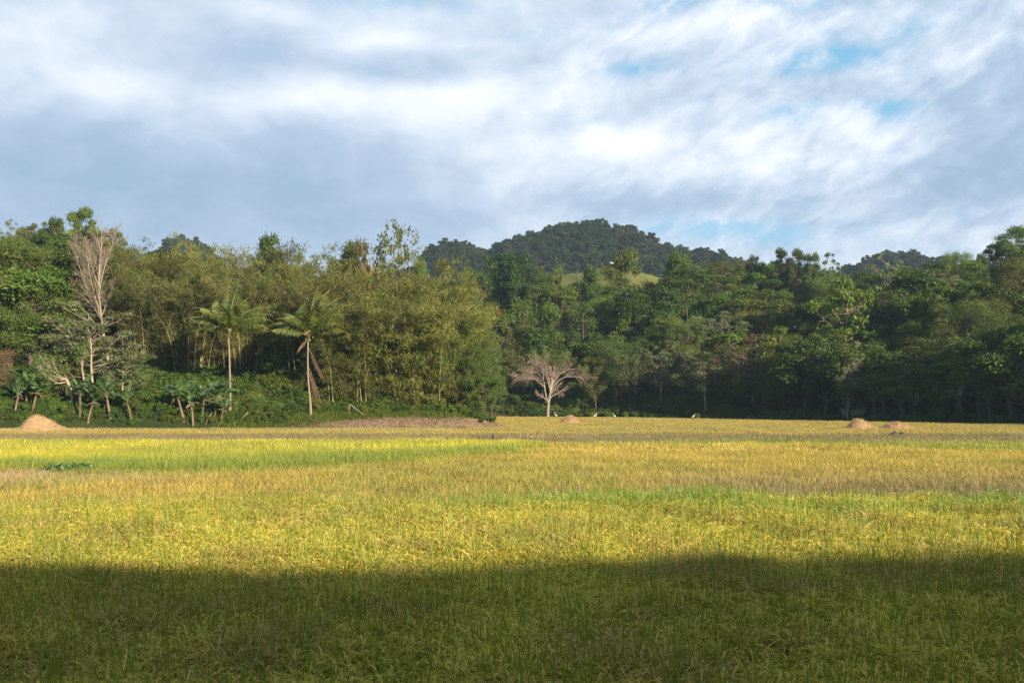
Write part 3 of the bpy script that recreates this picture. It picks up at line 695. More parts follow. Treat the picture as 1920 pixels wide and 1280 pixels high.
# skyline and other trees one can point at: kind, px, top, depth, width, label, material
HAND = [
 ('airy', 22, 407, 195, 52, 'grey-green airy tree on the skyline at the left picture edge', None),
 ('leafy', 56, 411, 190, 44, 'round yellow-green tree on the left skyline with a pale trunk', L_OLIVE),
 ('column', 82, 409, 190, 30, 'narrow green tree second right of the far-left airy skyline tree', None),
 ('dense', 106, 401, 188, 44, 'dark pointed tree on the left skyline left of the tallest one', None),
 ('leafy', 155, 389, 178, 80, 'tallest fresh green tree on the left skyline behind the bare tree', L_MID),
 ('leafy', 212, 421, 172, 50, 'green leafy tree ending the left skyline before the sky gap', L_MID),
 ('dry', 240, 450, 165, 34, 'small brownish tree dipping below the skyline at the left sky gap', None),
 ('dense', 493, 429, 152, 76, 'dark round-headed tree standing above the bamboo between the palms', None),
 ('leafy', 652, 436, 150, 62, 'dark two-peaked tree above the bamboo left of the golden-leaved tree', None),
 ('bigleaf', 684, 452, 146, 60, 'golden-leaved big-leaf tree above the bamboo right of the dark two-peaked tree', L_GOLD),
 ('sparse', 742, 420, 150, 118, 'tall sparse see-through tree with a white trunk above the bamboo skyline', None),
 ('feathery', 780, 470, 158, 60, 'feathery green tree at the right shoulder of the bamboo skyline', L_MID),
 ('dense', 928, 469, 265, 70, 'left half of the dark dome of trees left of the clearing', None),
 ('dense', 975, 468, 262, 74, 'middle tree of the dark dome left of the grass clearing', L_DARK),
 ('dense', 1012, 485, 258, 50, 'right tree of the dark dome left of the grass clearing', None),
 ('leafy', 880, 498, 250, 46, 'green tree low on the skyline just right of the bamboo', None),
 ('leafy', 1045, 497, 262, 34, 'small tree at the left end of the grass clearing', None),
 ('dense', 1111, 493, 250, 46, 'short dark round tree in front of the grass clearing', None),
 ('dense', 1170, 469, 256, 70, 'tall round tree in the middle of the grass clearing', L_MID),
 ('dense', 1271, 468, 254, 74, 'tall round tree at the right end of the grass clearing', L_MID),
 ('feathery', 1335, 486, 290, 80, 'pale yellowish dry dome tree right of the clearing, left of two', L_OLIVE),
 ('dry', 1372, 484, 280, 76, 'pale brownish dry dome tree right of the clearing, right of two', None),
 ('dense', 1417, 468, 262, 40, 'upright dark tree left of the three-headed skyline tree', L_DARK),
 ('leafy', 1462, 463, 255, 50, 'spiky left head of the dark skyline group at centre right', L_DARK),
 ('leafy', 1492, 468, 252, 50, 'middle head of the dark skyline group at centre right', L_DARK),
 ('leafy', 1525, 474, 250, 44, 'yellow-lit right head of the dark skyline group at centre right', L_MID),
 ('airy', 1557, 470, 246, 44, 'sparse pale skyline tree right of the dark three-headed group', None),
 ('airy', 1672, 470, 232, 92, 'wide airy tree with a white trunk under the right far hill', None),
 ('feathery', 1795, 466, 215, 84, 'bright yellow-green dome tree on the right skyline', L_BRIGHT),
 ('dense', 1838, 464, 222, 34, 'small dark tree between yellow-green dome and right edge', None),
 ('leafy', 1900, 428, 225, 100, 'highest bushy tree on the skyline at the right picture edge', L_MID),
 ('leafy', 1866, 450, 228, 50, 'green tree left of the highest one at the right edge', None),
 ('feathery', 1895, 484, 175, 130, 'large layered yellowish tree filling the right picture edge', L_OLIVE),
 ('leafy', 990, 540, 222, 120, 'large bright green clumpy tree above the lone field tree', L_MID),
 ('bigleaf', 1190, 571, 222, 62, 'small sunlit yellow-green big-leaf tree half way up the slope', None),
 ('bigleaf', 1580, 519, 190, 150, 'large sunlit big-leaf tree with curved pale trunks on the right', L_BRIGHT),
 ('feathery', 1290, 588, 205, 84, 'layered olive tree with hanging vines half way up the slope', L_OLIVE),
 ('leafy', 1392, 540, 232, 100, 'bright green broad tree below the dry domes', L_MID),
 ('feathery', 1470, 655, 172, 90, 'low yellowish feathery tree at the shaded field edge', L_OLIVE),
 ('airy', 1590, 634, 158, 60, 'small pale-leaved tree above the pointed straw heap', None),
 ('leafy', 1118, 668, 198, 56, 'small tree with pale slim trunk right of the lone field tree', L_OLIVE),
 ('twiggy', 1192, 646, 194, 70, 'leaning vase-shaped twiggy tree in the shade right of the lone tree', None),
 ('twiggy', 1355, 650, 180, 60, 'twiggy tree with a pale straight trunk in the deep shade', None),
 ('leafy', 905, 692, 124, 66, 'round green shrubby tree at the very tip of the bank', L_SHRUB),
 ('feathery', 922, 635, 140, 60, 'olive branch-layered tree reaching out behind the bank tip', L_OLIVE),
 ('twiggy', 38, 478, 134, 60, 'slender bare-topped tree with a pale trunk near the left edge', None),
 ('feathery', 15, 560, 128, 90, 'feathery dull tree with dry twigs at the left edge', L_OLIVE),
 ('leafy', 190, 618, 124, 62, 'small spreading green tree at the foot of the bare tree', L_MID),
 ('leafy', 125, 640, 121, 70, 'low bushy tree with crooked grey branches above the left heap', L_MID),
]
for kd, px, pt, Y, wp, lb, mt in HAND:
    plant(kd, px, pt, Y, wp, lb, mt)
# bamboo: back rows on the slope, then the sunlit promontory
for px, pt, Y in [(262, 446, 146), (300, 440, 150), (345, 462, 146), (388, 452, 150), (430, 430, 150), (470, 468, 146), (545, 462, 148), (578, 442, 150), (612, 455, 148),
                  (268, 505, 136), (318, 495, 138), (366, 500, 136), (415, 492, 138), (462, 500, 136), (510, 500, 138), (560, 490, 136), (605, 500, 134)]:
    plant('bamboo', px, pt, Y)
for px, pt, Y in [(648, 480, 142), (700, 470, 142), (745, 462, 144), (772, 492, 142), (800, 516, 142),
                  (640, 545, 129), (682, 530, 128), (726, 520, 129), (770, 518, 128), (800, 518, 129), (822, 556, 130), (838, 604, 129), (854, 655, 127), (868, 700, 125.5)]:
    plant('bamboo_full', px, pt, Y)

SKYL = np.array([(-100, 430), (0, 430), (60, 430), (120, 428), (190, 432), (235, 456), (250, 470), (300, 465), (400, 460), (450, 455), (530, 470), (600, 465), (700, 475), (790, 492), (830, 520), (870, 520),
                 (900, 505), (1030, 520), (1040, 528), (1235, 528), (1250, 512), (1300, 500), (1400, 495), (1440, 492), (1520, 492), (1590, 512), (1650, 500), (1760, 492), (1840, 488), (1870, 465), (1920, 455), (2200, 455)], float)
def fill(rows, kinds, seed, pxr, side):
    g = random.Random(seed)
    for d, step, hr in rows:
        line = EDGE_L if side == 'L' else EDGE_R
        px = pxr[0] + g.uniform(0, step)
        while px < pxr[1]:
            # march outwards along the view ray until the wanted distance from the field edge
            Ys = np.arange(112, 330, 1.0); Xs = (px - 960) / FPX * Ys
            dd = pdist(Xs, Ys, line); ok = (~inside(Xs, Ys)) & (dd >= max(d + g.uniform(-8, 8), 2.5)) & (Ys > (112 if side == 'L' else 125))
            if side == 'R': ok &= (Ys > np.interp(px, [900, 960, 1400, 1920], [200, 199, 170, 136]))
            if ok.any():
                Y = float(Ys[np.argmax(ok)]); X = (px - 960) / FPX * Y
                g0 = float(height(X, Y)); H = g.uniform(hr[0] - 1, hr[1] + 2)
                lim = CZ + (HOR - float(np.interp(px, SKYL[:, 0], SKYL[:, 1]))) / FPX * Y
                H = min(H, lim - g0)
                if 940 < px < 1125 and Y < 216: H = 0          # open round the lone tree
                if H > (4.5 if side == 'L' else 3.0):
                    ks, ws = zip(*kinds)
                    k = g.choices(ks, ws)[0]
                    plant(k, px, 0, Y, None, None, None, g.randrange(8), H)
            px += step * g.uniform(.7, 1.3)
KR = [('dense', 3.5), ('leafy', 5), ('airy', 2.0), ('feathery', 1.0), ('column', 2.6), ('dry', .7), ('twiggy', .4), ('bigleaf', .5)]
fill([(5, 66, (8, 13)), (15, 62, (10, 15)), (28, 60, (10, 16)), (42, 56, (10, 16)), (58, 54, (10, 16)), (70, 60, (8, 14)), (82, 54, (10, 16)), (97, 60, (9, 14))], KR, 21, (905, 2010), 'R')
fill([(112, 54, (10, 15)), (126, 54, (10, 15))], KR, 24, (1380, 2010), 'R')
KL = [('dense', 3), ('leafy', 4), ('airy', 1.5), ('feathery', 2.5), ('column', 1.5), ('dry', .8)]
fill([(10, 60, (8, 12)), (22, 52, (10, 14)), (36, 48, (10, 14)), (52, 46, (10, 14)), (68, 50, (10, 14))], KL, 22, (-70, 250), 'L')
fill([(48, 60, (9, 12))], KL, 23, (250, 850), 'L')

# ------------------------------------------------------------------ labels of the planted trees
def tier(kind, px, top, Y, g0):
    if g0 < 2.2: return 'in the lowest row'
    if top < np.interp(px, SKYL[:, 0], SKYL[:, 1]) + 22: return 'on the skyline'
    if g0 < 11: return 'low on the slope'
    if g0 < 22: return 'half way up'
    return 'high on the slope'
bucket = {}
for rec in PLANTED:
    root, kind, px, top, Y, lb, g0 = rec
    look, _, cat = LOOK[kind]
    grp = 'bamboo clumps on the left' if kind.startswith('bamboo') else ('trees of the left wood' if px < 900 else 'trees of the right wood')
    root['category'] = cat; root['group'] = grp
    if lb: root['label'] = lb; continue
    lm = next(s for a, b, s in LANDMARK if a <= px < b)
    bucket.setdefault(f'{look} {tier(kind, px, top, Y, g0)} {lm}', []).append((px, rec))
ORD = ['leftmost', 'second from left', 'third from left', 'fourth from left', 'fifth from left', 'sixth from left']
for key, lst in bucket.items():
    lst.sort(key=lambda q: q[0])
    if len(lst) == 1: lst[0][1][0]['label'] = key
    elif len(lst) == 2:
        a, b = lst[0][1], lst[1][1]
        if abs(a[3] - b[3]) > 12:
            hi, lo_ = (a, b) if a[3] < b[3] else (b, a)
            hi[0]['label'] = 'higher-topped ' + key; lo_[0]['label'] = 'lower-topped ' + key
        else:
            a[0]['label'] = key + ', left of two'; b[0]['label'] = key + ', right of two'
    else:
        for k, (_, rec) in enumerate(lst): rec[0]['label'] = key + ', ' + ORD[min(k, 5)]

for rec in PLANTED:
    if len(rec[0]['label'].split()) > 16: rec[0]['label'] = rec[0]['label'].replace(' the ', ' ')
# ------------------------------------------------------------------ the tall bare tree and the lone field tree
Y = 131.; base = P(206, 697, Y); base.z = float(height(base.x, Y))
def pxl(pts, Y, base): return np.array([[(a - 960) / FPX * Y - base.x, (k if len(q) > 2 else 0.0), CZ + (HOR - b) / FPX * Y - base.z] for q in pts for a, b, k in [(*q, 0.0)[:3]]])
tr_line = pxl([(207, 700), (203, 675), (196, 640), (190, 600), (187, 570), (185, 540), (186, 510), (188, 480), (191, 455)], Y, base); tr_line[0, 2] = -.6
def polyl(pts, n=6):
    p = np.asarray(pts); s = np.linspace(0, 1, len(p)); q = np.linspace(0, 1, n)
    return np.stack([np.interp(q, s, p[:, k]) for k in range(3)], 1)
def big_tree(name, lines, radii, base, seed, lv, bark, leaf=None, nleaf=0, per=(5, 5), up=.6, ang=(.25, .75), lf=(.3, .55), label='', cat='tree', topz=None, group=None):
    g = np.random.RandomState(seed); tk = MB(); LL = np.stack([polyl(l, 9) for l in lines])
    LL[1:, :, 1] += np.linspace(0, 1, 9)[None] * g.normal(size=(len(lines) - 1, 1)) * 1.6
    RR = np.stack([r * np.linspace(1, .3, 9) for r in radii])
    tubes(tk, LL, RR, 7)
    P2, R2 = branches(g, LL, RR, per[0], .3, 1, ang, lf, up, 6, .10, .5); tubes(tk, P2, R2, 5)
    P3, R3 = branches(g, P2, np.maximum(R2, .02), per[1], .15, 1, (.3, .8), (.35, .65), up * .7, 5, .12, .6); tubes(tk, P3, R3, 4)
    P4, R4 = branches(g, P3, np.maximum(R3, .016), 5, .15, 1, (.3, .9), (.35, .7), up * .5, 4, .14, .7); tubes(tk, P4, R4, 3)
    P5, R5 = branches(g, P4, np.maximum(R4, .010), 3, .2, 1, (.3, .9), (.4, .8), up * .3, 3, .18, .7); tubes(tk, P5, R5, 3)
    root = empty(name, base); tag(root, label, cat, group)
    link('trunk', tk.mesh('branching_trunk', bark, True), root)
    if nleaf:
        tips = np.concatenate([P5[:, -1], P4[:, -1]])
        if topz is not None: tips = tips[topz(tips)]
        lvb = MB(); c = tips[g.randint(0, len(tips), nleaf)] + g.normal(size=(nleaf, 3)) * .22
        nr = unit(g.normal(size=(nleaf, 3)) + np.array([0, 0, .8]))
        leaves(lvb, c, unit(np.cross(nr, g.normal(size=(nleaf, 3)))), nr, .26 * g.uniform(.6, 1.4, nleaf), .13 * g.uniform(.7, 1.3, nleaf), g.rand(nleaf))
        link('crown', lvb.mesh('thin_crown', leaf), root)
    return root
lines = [tr_line, pxl([(187, 585), (180, 560), (171, 520), (166, 480), (163, 445)], Y, base), pxl([(185, 555), (190, 520), (198, 485), (208, 455), (212, 440)], Y, base),
         pxl([(184, 590), (168, 560), (155, 520), (146, 490), (140, 470)], Y, base), pxl([(186, 535), (182, 500), (178, 465), (180, 440)], Y, base),
         pxl([(190, 620), (172, 600), (155, 580), (142, 560), (134, 540)], Y, base), pxl([(188, 600), (194, 580), (200, 555), (204, 535)], Y, base), pxl([(193, 632), (160, 612), (140, 606), (134, 590)], Y, base)]
big_tree('bare_tree', lines, [.24, .10, .10, .09, .09, .08, .06, .06], base, 61, 4, BARK_PINK, per=(10, 6), up=.6, ang=(.25, .75), lf=(.2, .42),
         label='tall leafless pinkish tree with upswept twigs rising from the left wood', group=None)
Y = 193.; base = P(1027, 782, Y); base.z = 0.0
lines = [pxl([(1027, 786), (1027, 765), (1030, 745), (1034, 725), (1035, 710), (1033, 695), (1030, 682)], Y, base),
         pxl([(1028, 760), (1022, 735), (1020, 714), (1010, 700), (994, 695), (976, 704)], Y, base), pxl([(1034, 728), (1046, 714), (1060, 706), (1078, 706), (1094, 710)], Y, base),
         pxl([(1022, 735), (1018, 704), (1012, 690), (1006, 676)], Y, base), pxl([(1035, 715), (1042, 696), (1052, 682), (1062, 674)], Y, base), pxl([(1033, 735), (1028, 704), (1014, 688), (996, 682)], Y, base),
         pxl([(1036, 720), (1050, 700), (1068, 691), (1086, 692)], Y, base), pxl([(1020, 725), (1006, 712), (990, 709), (970, 713)], Y, base), pxl([(1026, 752), (1016, 742), (1006, 737)], Y, base), pxl([(1036, 738), (1045, 737), (1055, 742)], Y, base),
         pxl([(1030, 705), (1026, 690), (1020, 675)], Y, base), pxl([(1035, 705), (1040, 688), (1044, 674)], Y, base)]
big_tree('lone_tree', lines, [.32, .15, .14, .12, .12, .12, .11, .10, .11, .05, .10, .10], base, 62, 4, BARK_PINK, L_OLIVE, 4500, per=(11, 7), up=.22, ang=(.3, 1.1), lf=(.27, .5),
         label='lone spreading half-bare tree with pale branches at the back field edge', topz=lambda q: q[:, 2] + .25 * q[:, 0] > 10.8)
Y = 124.; base = P(132, 690, Y); base.z = float(height(base.x, Y))
lines = [pxl([(142, 712), (138, 690), (136, 665), (133, 640), (130, 622), (124, 612)], Y, base), pxl([(132, 625), (122, 610), (110, 600), (104, 596)], Y, base), pxl([(131, 624), (129, 612), (128, 600)], Y, base)]
big_tree('stunted_tree', lines, [.13, .06, .05], base, 63, 4, BARK_P, per=(4, 4), up=.2, lf=(.2, .4), label='thin crooked dead tree with a pale trunk left of the bare tree')
Y = 119.; base = P(150, 770, Y); base.z = float(height(base.x, Y))
lines = [pxl([(136, 790), (136, 760), (134, 735), (126, 712), (112, 708), (96, 690), (84, 665)], Y, base), pxl([(134, 735), (122, 712), (105, 690), (92, 665)], Y, base), pxl([(130, 715), (114, 720), (104, 705), (88, 688)], Y, base),
         pxl([(157, 712), (157, 690), (162, 675), (168, 655), (170, 640)], Y, base)]
big_tree('crooked_tree', lines, [.24, .09, .08, .12], base, 64, 4, BARK_P, L_MID, 2500, per=(5, 5), up=.3, lf=(.25, .5), label='crooked many-branched pale tree behind the left banana plants')
for px, y0, y1, lb in [(234, 690, 632, 'straight dead pole-like trunk in the dark gap right of the bare tree'), (1686, 746, 690, 'straight slim pole trunk among the right banana plants'), (1862, 700, 650, 'thin pale leaning trunk in the right shade')]:
    Y = ground_at(px, y0); b = P(px, y0, Y); b.z -= .3; hh = CZ + (HOR - y1) / FPX * Y - b.z
    mb = MB(); s = np.linspace(0, 1, 7); tubes(mb, np.stack([.15 * np.sin(s * 3), 0 * s, s * hh], 1)[None], (.09 * (1 - .4 * s))[None], 6)
    g = np.random.RandomState(int(px)); pb, rb = branches(g, np.stack([.15 * np.sin(s * 3), 0 * s, s * hh], 1)[None], np.full((1, 7), .05), 7, .75, 1, (.6, 1.3), (.06, .14), .3, 4); tubes(mb, pb, rb, 4)
    o = link('dead_trunk', mb.mesh('dead_trunk', BARK, True)); o.location = b; tag(o, lb, 'dead tree')

# ------------------------------------------------------------------ coconut palms
def frond_mesh(name, L, th0, kap, mats, seed, dead=False, npair=62):
    g = np.random.RandomState(seed); mb = MB(); z = np.zeros(1)
    pt = arcs(g, np.zeros((1, 3)), z, z + th0, z + kap, z + L, 14, 1.4)
    tubes(mb, pt, np.linspace(.05, .012, 14)[None], 5, .9, 1)
    f = np.repeat(np.linspace(1.6, 12.9, npair), 2); sgn = np.tile([-1., 1.], npair); M = len(f); i = f.astype(int); u = (f - i)[:, None]
    c = pt[0, i] * (1 - u) + pt[0, i + 1] * u; tn = unit(pt[0, i + 1] - pt[0, i])
    q = f / 13; LL = L * .29 * np.sin(np.clip(q * 1.05 + .12, 0, 1) * np.pi) ** .6 * g.uniform(.85, 1.1, M)
    sd = np.stack([0 * f, sgn, 0 * f], 1)
    d0 = unit(tn * .75 + sd * (.25 if dead else .75) + np.array([0, 0, -.5 if dead else .05]))
    pts = [c]
    d = d0
    for k in range(3):
        d = unit(d + np.array([0, 0, -.38]) + g.normal(size=(M, 3)) * .06); pts.append(pts[-1] + d * (LL / 3)[:, None])
    Pt = np.stack(pts, 1)
    ribbons(mb, Pt, np.array([.6, 1, .8, .1])[None] * np.full((M, 1), .10), unit(np.cross(d0, sd) * .5 + tn), g.rand(M), 0)
    return mb.mesh(name, mats)
L_PALM = leaf_mat('leaf_palm', (.06, .10, .014), (.16, .21, .03), (.28, .26, .05), gloss=.05, var=.1)
PALMB = solid_mat('palm_trunk', (.14, .105, .08), (.38, .30, .235), 5.0, stretch=(.3, .3, 3))
RACH = solid_mat('frond_rib', (.25, .22, .06), (.40, .33, .10), 4.0, .6)
DEADF = leaf_mat('leaf_palm_dead', (.20, .12, .08), (.40, .26, .18), None, var=.1)
def palm(pts, Y, label, fr, deadf=(), rx=.125):
    base = P(*pts[0], Y); base.z = min(base.z, float(height(base.x, Y)) + .0)
    root = empty('coconut_palm', base); tag(root, label, 'palm tree', 'coconut palms on the bank')
    l = polyl(pxl(pts, Y, base), 12); l[0, 2] = -.5
    mb = MB(); rad = rx * np.linspace(1, .6, 12); rad[0] *= 1.5; rad[1] *= 1.15
    tubes(mb, l[None], rad[None], 9); link('trunk', mb.mesh('palm_trunk', PALMB, True), root)
    top = l[-1]
    for k, (azd, th0, kap, L) in enumerate(fr):
        f = link('frond', frond_mesh('palm_frond', L * 1.16, R(th0 * .82), R(kap * 1.3), [L_PALM, RACH], 700 + k + int(pts[0][0])), root)
        f.location = top; f.rotation_euler = (0, 0, R(azd))
    for k, (azd, th0, kap, L, dz) in enumerate(deadf):
        f = link('frond', frond_mesh('dead_frond', L, R(th0), R(kap), [DEADF, DRYB], 760 + k, True), root)
        f.location = top + np.array([0, 0, dz]); f.rotation_euler = (0, 0, R(azd)); f['label'] = 'dead drooping pinkish brown frond'
    mb = MB(); g = np.random.RandomState(4); c = g.normal(size=(9, 3)) * np.array([.25, .25, .12]) - np.array([0, 0, .35])
    for q in c:                                 # nuts under the crown
        a = np.linspace(0, np.pi, 6); tubes(mb, (q + np.stack([0 * a, 0 * a, -.16 * np.cos(a)], 1))[None], (.13 * np.sin(a) + .002)[None], 7)
    o = link('coconuts', mb.mesh('coconuts', solid_mat('coconut_husk', (.10, .09, .03), (.2, .16, .06)), True), root); o.location = top
F1 = [(185, 58, 50, 5.0), (172, 70, 60, 4.4), (160, 40, 42, 4.6), (140, 26, 30, 4.8), (108, 14, 30, 5.0), (75, 8, 26, 5.2), (60, 20, 40, 5.0), (25, 34, 55, 5.2), (8, 46, 60, 5.2), (350, 58, 60, 5.4), (340, 76, 48, 5.0),
      (300, 30, 55, 4.6), (262, 24, 50, 4.4), (225, 40, 60, 4.6), (200, 30, 60, 4.6), (5, 84, 36, 4.8), (280, 62, 60, 4.0), (120, 60, 60, 4.4)]
palm([(431, 754), (432, 735), (431, 700), (430, 665), (429, 640), (429, 622)], 118.6, 'left of the two coconut palms, with a pale bent lower trunk', F1)
F2 = [(178, 52, 62, 4.6), (165, 66, 56, 4.4), (150, 36, 50, 4.8), (110, 20, 40, 5.2), (60, 6, 22, 5.6), (40, 14, 30, 5.8), (20, 24, 40, 5.8), (5, 34, 48, 5.8), (350, 46, 52, 5.4), (330, 60, 56, 4.8), (300, 28, 50, 5.0), (262, 30, 60, 4.4), (225, 44, 60, 4.4),
      (195, 76, 44, 4.4), (15, 66, 60, 4.4), (90, 40, 60, 4.6), (350, 12, 30, 5.4)]
palm([(583, 767), (581, 745), (578, 715), (577, 685), (577, 655), (578, 630)], 118.8, 'right of the two coconut palms, dead fronds hanging beside its trunk', F2,
     [(350, 150, 8, 4.6, -1.4), (355, 158, 6, 5.2, -3.6), (340, 160, 4, 4.8, -4.2), (170, 120, 50, 2.4, -.4)])

# ------------------------------------------------------------------ banana plants
BSTEM = solid_mat('banana_stem_sheath', (.07, .06, .03), (.20, .17, .09), 4.0, stretch=(1, 1, .3))
def banana(seed, H, nl, broken=False):
    g = np.random.RandomState(seed); st = MB(); lf = MB(); dr = MB()
    s = np.linspace(0, 1, 6); lean = g.normal(size=2) * .12
    sp = np.stack([lean[0] * s ** 2, lean[1] * s ** 2, -.3 + s * (H * .55 + .3)], 1)
    tubes(st, sp[None], (.12 * (1 - .45 * s))[None], 8)
    top = sp[-1]
    def blade(mbx, az_, th0, kap, L, w, sh):
        z = np.zeros(1); n = 12
        pt = arcs(g, top[None], z + az_, z + th0, z + kap, z + L, n, 1.6)
        T = unit(np.gradient(pt, axis=1)); sd = np.array([-math.sin(az_), math.cos(az_), 0.])
        q = np.linspace(0, 1, n); wv = w * np.clip(np.sin(np.clip((q - .12) / .88, 0, 1) * np.pi) ** .55, .06, 1)
        up = np.cross(T[0], sd)
        for sg in (-1, 1):                     # each half a little raised, torn by the wind
            e = pt[0] + sg * sd * wv[:, None] + up * (wv * -.35)[:, None] + g.normal(size=(n, 3)) * .03
            V = np.stack([pt[0], e], 1).reshape(-1, 3); b = np.arange(n - 1) * 2
            Q = np.stack([b, b + 1, b + 3, b + 2], 1); Q = Q[g.rand(len(Q)) > .10]
            mbx.add(V, Q, sh)
        tubes(mbx, pt, np.linspace(.03, .008, n)[None], 4, 1.0)
    for k in range(nl):
        blade(lf, 6.283 * k / nl + g.uniform(-.5, .5), g.uniform(.05, .7), g.uniform(.5, 1.7), H * g.uniform(.46, .66), .30 * g.uniform(.8, 1.2), g.rand())
    for k in range(2 + (5 if broken else 0)):
        blade(dr, g.uniform(0, 6.283), g.uniform(1.1, 2.0), g.uniform(.4, 1.0), H * g.uniform(.10, .24), .12 * g.uniform(.6, 1.5), g.rand())
    return st.mesh('banana_stem', DRYB if broken else BSTEM, True), lf.mesh('banana_leaves', L_BANANA), dr.mesh('dry_banana_leaves', DRYB)
BAN = [banana(800 + k, 4.0, 10, k in (2, 4)) for k in range(5)]
def plant_banana(px, py_base, Y, H, v, label, group):
    X = (px - 960) / FPX * Y; z = float(height(X, Y))
    root = empty('banana_plant', (X, Y, z), prng.uniform(0, 6.28)); sc = H / 4.0; root.scale = (sc * 1.15, sc * 1.15, sc)
    root.rotation_euler = (prng.uniform(-.2, .2), prng.uniform(-.2, .2), root.rotation_euler[2])
    for nm, me in zip(('stem', 'leaves', 'dry_leaves'), BAN[v]): link(nm, me, root)
    tag(root, label, 'banana plant', group); return root
GL, GRB = 'banana plants by the left wood', 'banana plants in the right shade'
for px, Y, H, v, lb in [(28, 116.4, 4.2, 2, 'dry-leaved banana stems left of the big straw heap'), (60, 117, 4.4, 4, 'drooping dead banana plant just behind the straw heap top'), (50, 118.5, 4.6, 3, 'green banana plant among dead stems behind the straw heap'),
                        (150, 116.6, 5.0, 0, 'banana plant with a green upright leaf right of the straw heap'), (165, 116.2, 4.2, 2, 'banana plant with orange sunlit stem bases right of the heap'), (207, 116.8, 5.2, 4, 'brown drooping banana plant below the tall bare tree'),
                        (248, 116.4, 4.4, 1, 'leafy banana plant right of the brown drooping one'), (345, 117, 5.2, 4, 'ragged dead banana plant, tallest of the clump before the left palm'), (362, 116.6, 4.6, 2, 'leaning dead banana plant beside the ragged tall one'),
                        (378, 117.2, 4.6, 0, 'green banana plant between dead ones before the left palm'), (402, 117.6, 4.8, 3, 'green banana plant touching the left palm trunk'), (414, 117, 3.2, 2, 'short orange-stemmed dead banana plant at the left palm foot')]:
    plant_banana(px, 0, Y, H, v, lb, GL)
for px, d, H, v, lb in [(1545, 3, 4.2, 0, 'leftmost banana plant in the right shade'), (1572, 4, 5.4, 1, 'banana plant with one erect leaf left of the hut'), (1590, 2.5, 3.6, 2, 'dry-leaved banana plant screening the hut front'), (1602, 9, 7.6, 3, 'tallest banana plant, rising behind the hut'), (1612, 6, 5.2, 0, 'banana plant leaning over the hut roof'),
                        (1638, 4, 4.8, 1, 'banana plant right of the hut'), (1660, 5, 6.4, 3, 'banana plant with a pale folded leaf above the straw heaps'), (1690, 3, 4.2, 0, 'small banana plant above the low straw heap'), (1712, 3, 4.0, 1, 'small banana plant right of the low straw heap'),
                        (1744, 4, 5.2, 3, 'banana plant with two pale upright leaves'), (1752, 8, 6.4, 0, 'drooping banana plant behind the two pale upright leaves'), (1796, 7, 7.6, 1, 'big banana plant with broad folded leaf in the right shade'), (1806, 3, 5.0, 3, 'sprawling banana plant at the shaded field corner'),
                        (1838, 4, 5.6, 0, 'banana plant with a spear-like leaf near the right edge'), (1856, 3, 4.6, 1, 'banana plant with fanned grey leaves near the right edge'), (1892, 4, 4.6, 3, 'rightmost banana plant at the picture edge')]:
    Yb = float(np.interp(px, [1400, 1650, 1920], [171, 152, 136])) + d
    plant_banana(px, 0, Yb, H * 1.15, v, lb, GRB)
# old palm frond fan at the right edge
Yp = 140.; b = P(1925, 700, Yp)
root = empty('leaning_palm', (b.x + 1.5, Yp, float(height(b.x, Yp)))); tag(root, 'grey-fronded palm leaning in from the right picture edge', 'palm tree')
mb = MB(); s = np.linspace(0, 1, 8); hh = 6.5; tubes(mb, np.stack([-.6 * s ** 2, 0 * s, s * hh - .3], 1)[None], (.2 * (1 - .4 * s))[None], 8); link('trunk', mb.mesh('palm_trunk', BARK_D, True), root)
for k, (azd, th0, kap, L) in enumerate([(178, 20, 60, 5.5), (160, 50, 60, 4.5), (200, 55, 50, 4.5), (120, 30, 60, 5), (20, 40, 60, 5), (80, 30, 50, 5), (300, 40, 60, 5), (240, 40, 60, 4.6), (182, 88, 40, 4.6)]):
    f = link('frond', frond_mesh('palm_frond', L, R(th0), R(kap), [L_GREY, RACH], 780 + k), root); f.location = (-.6, 0, hh - .3); f.rotation_euler = (0, 0, R(azd))

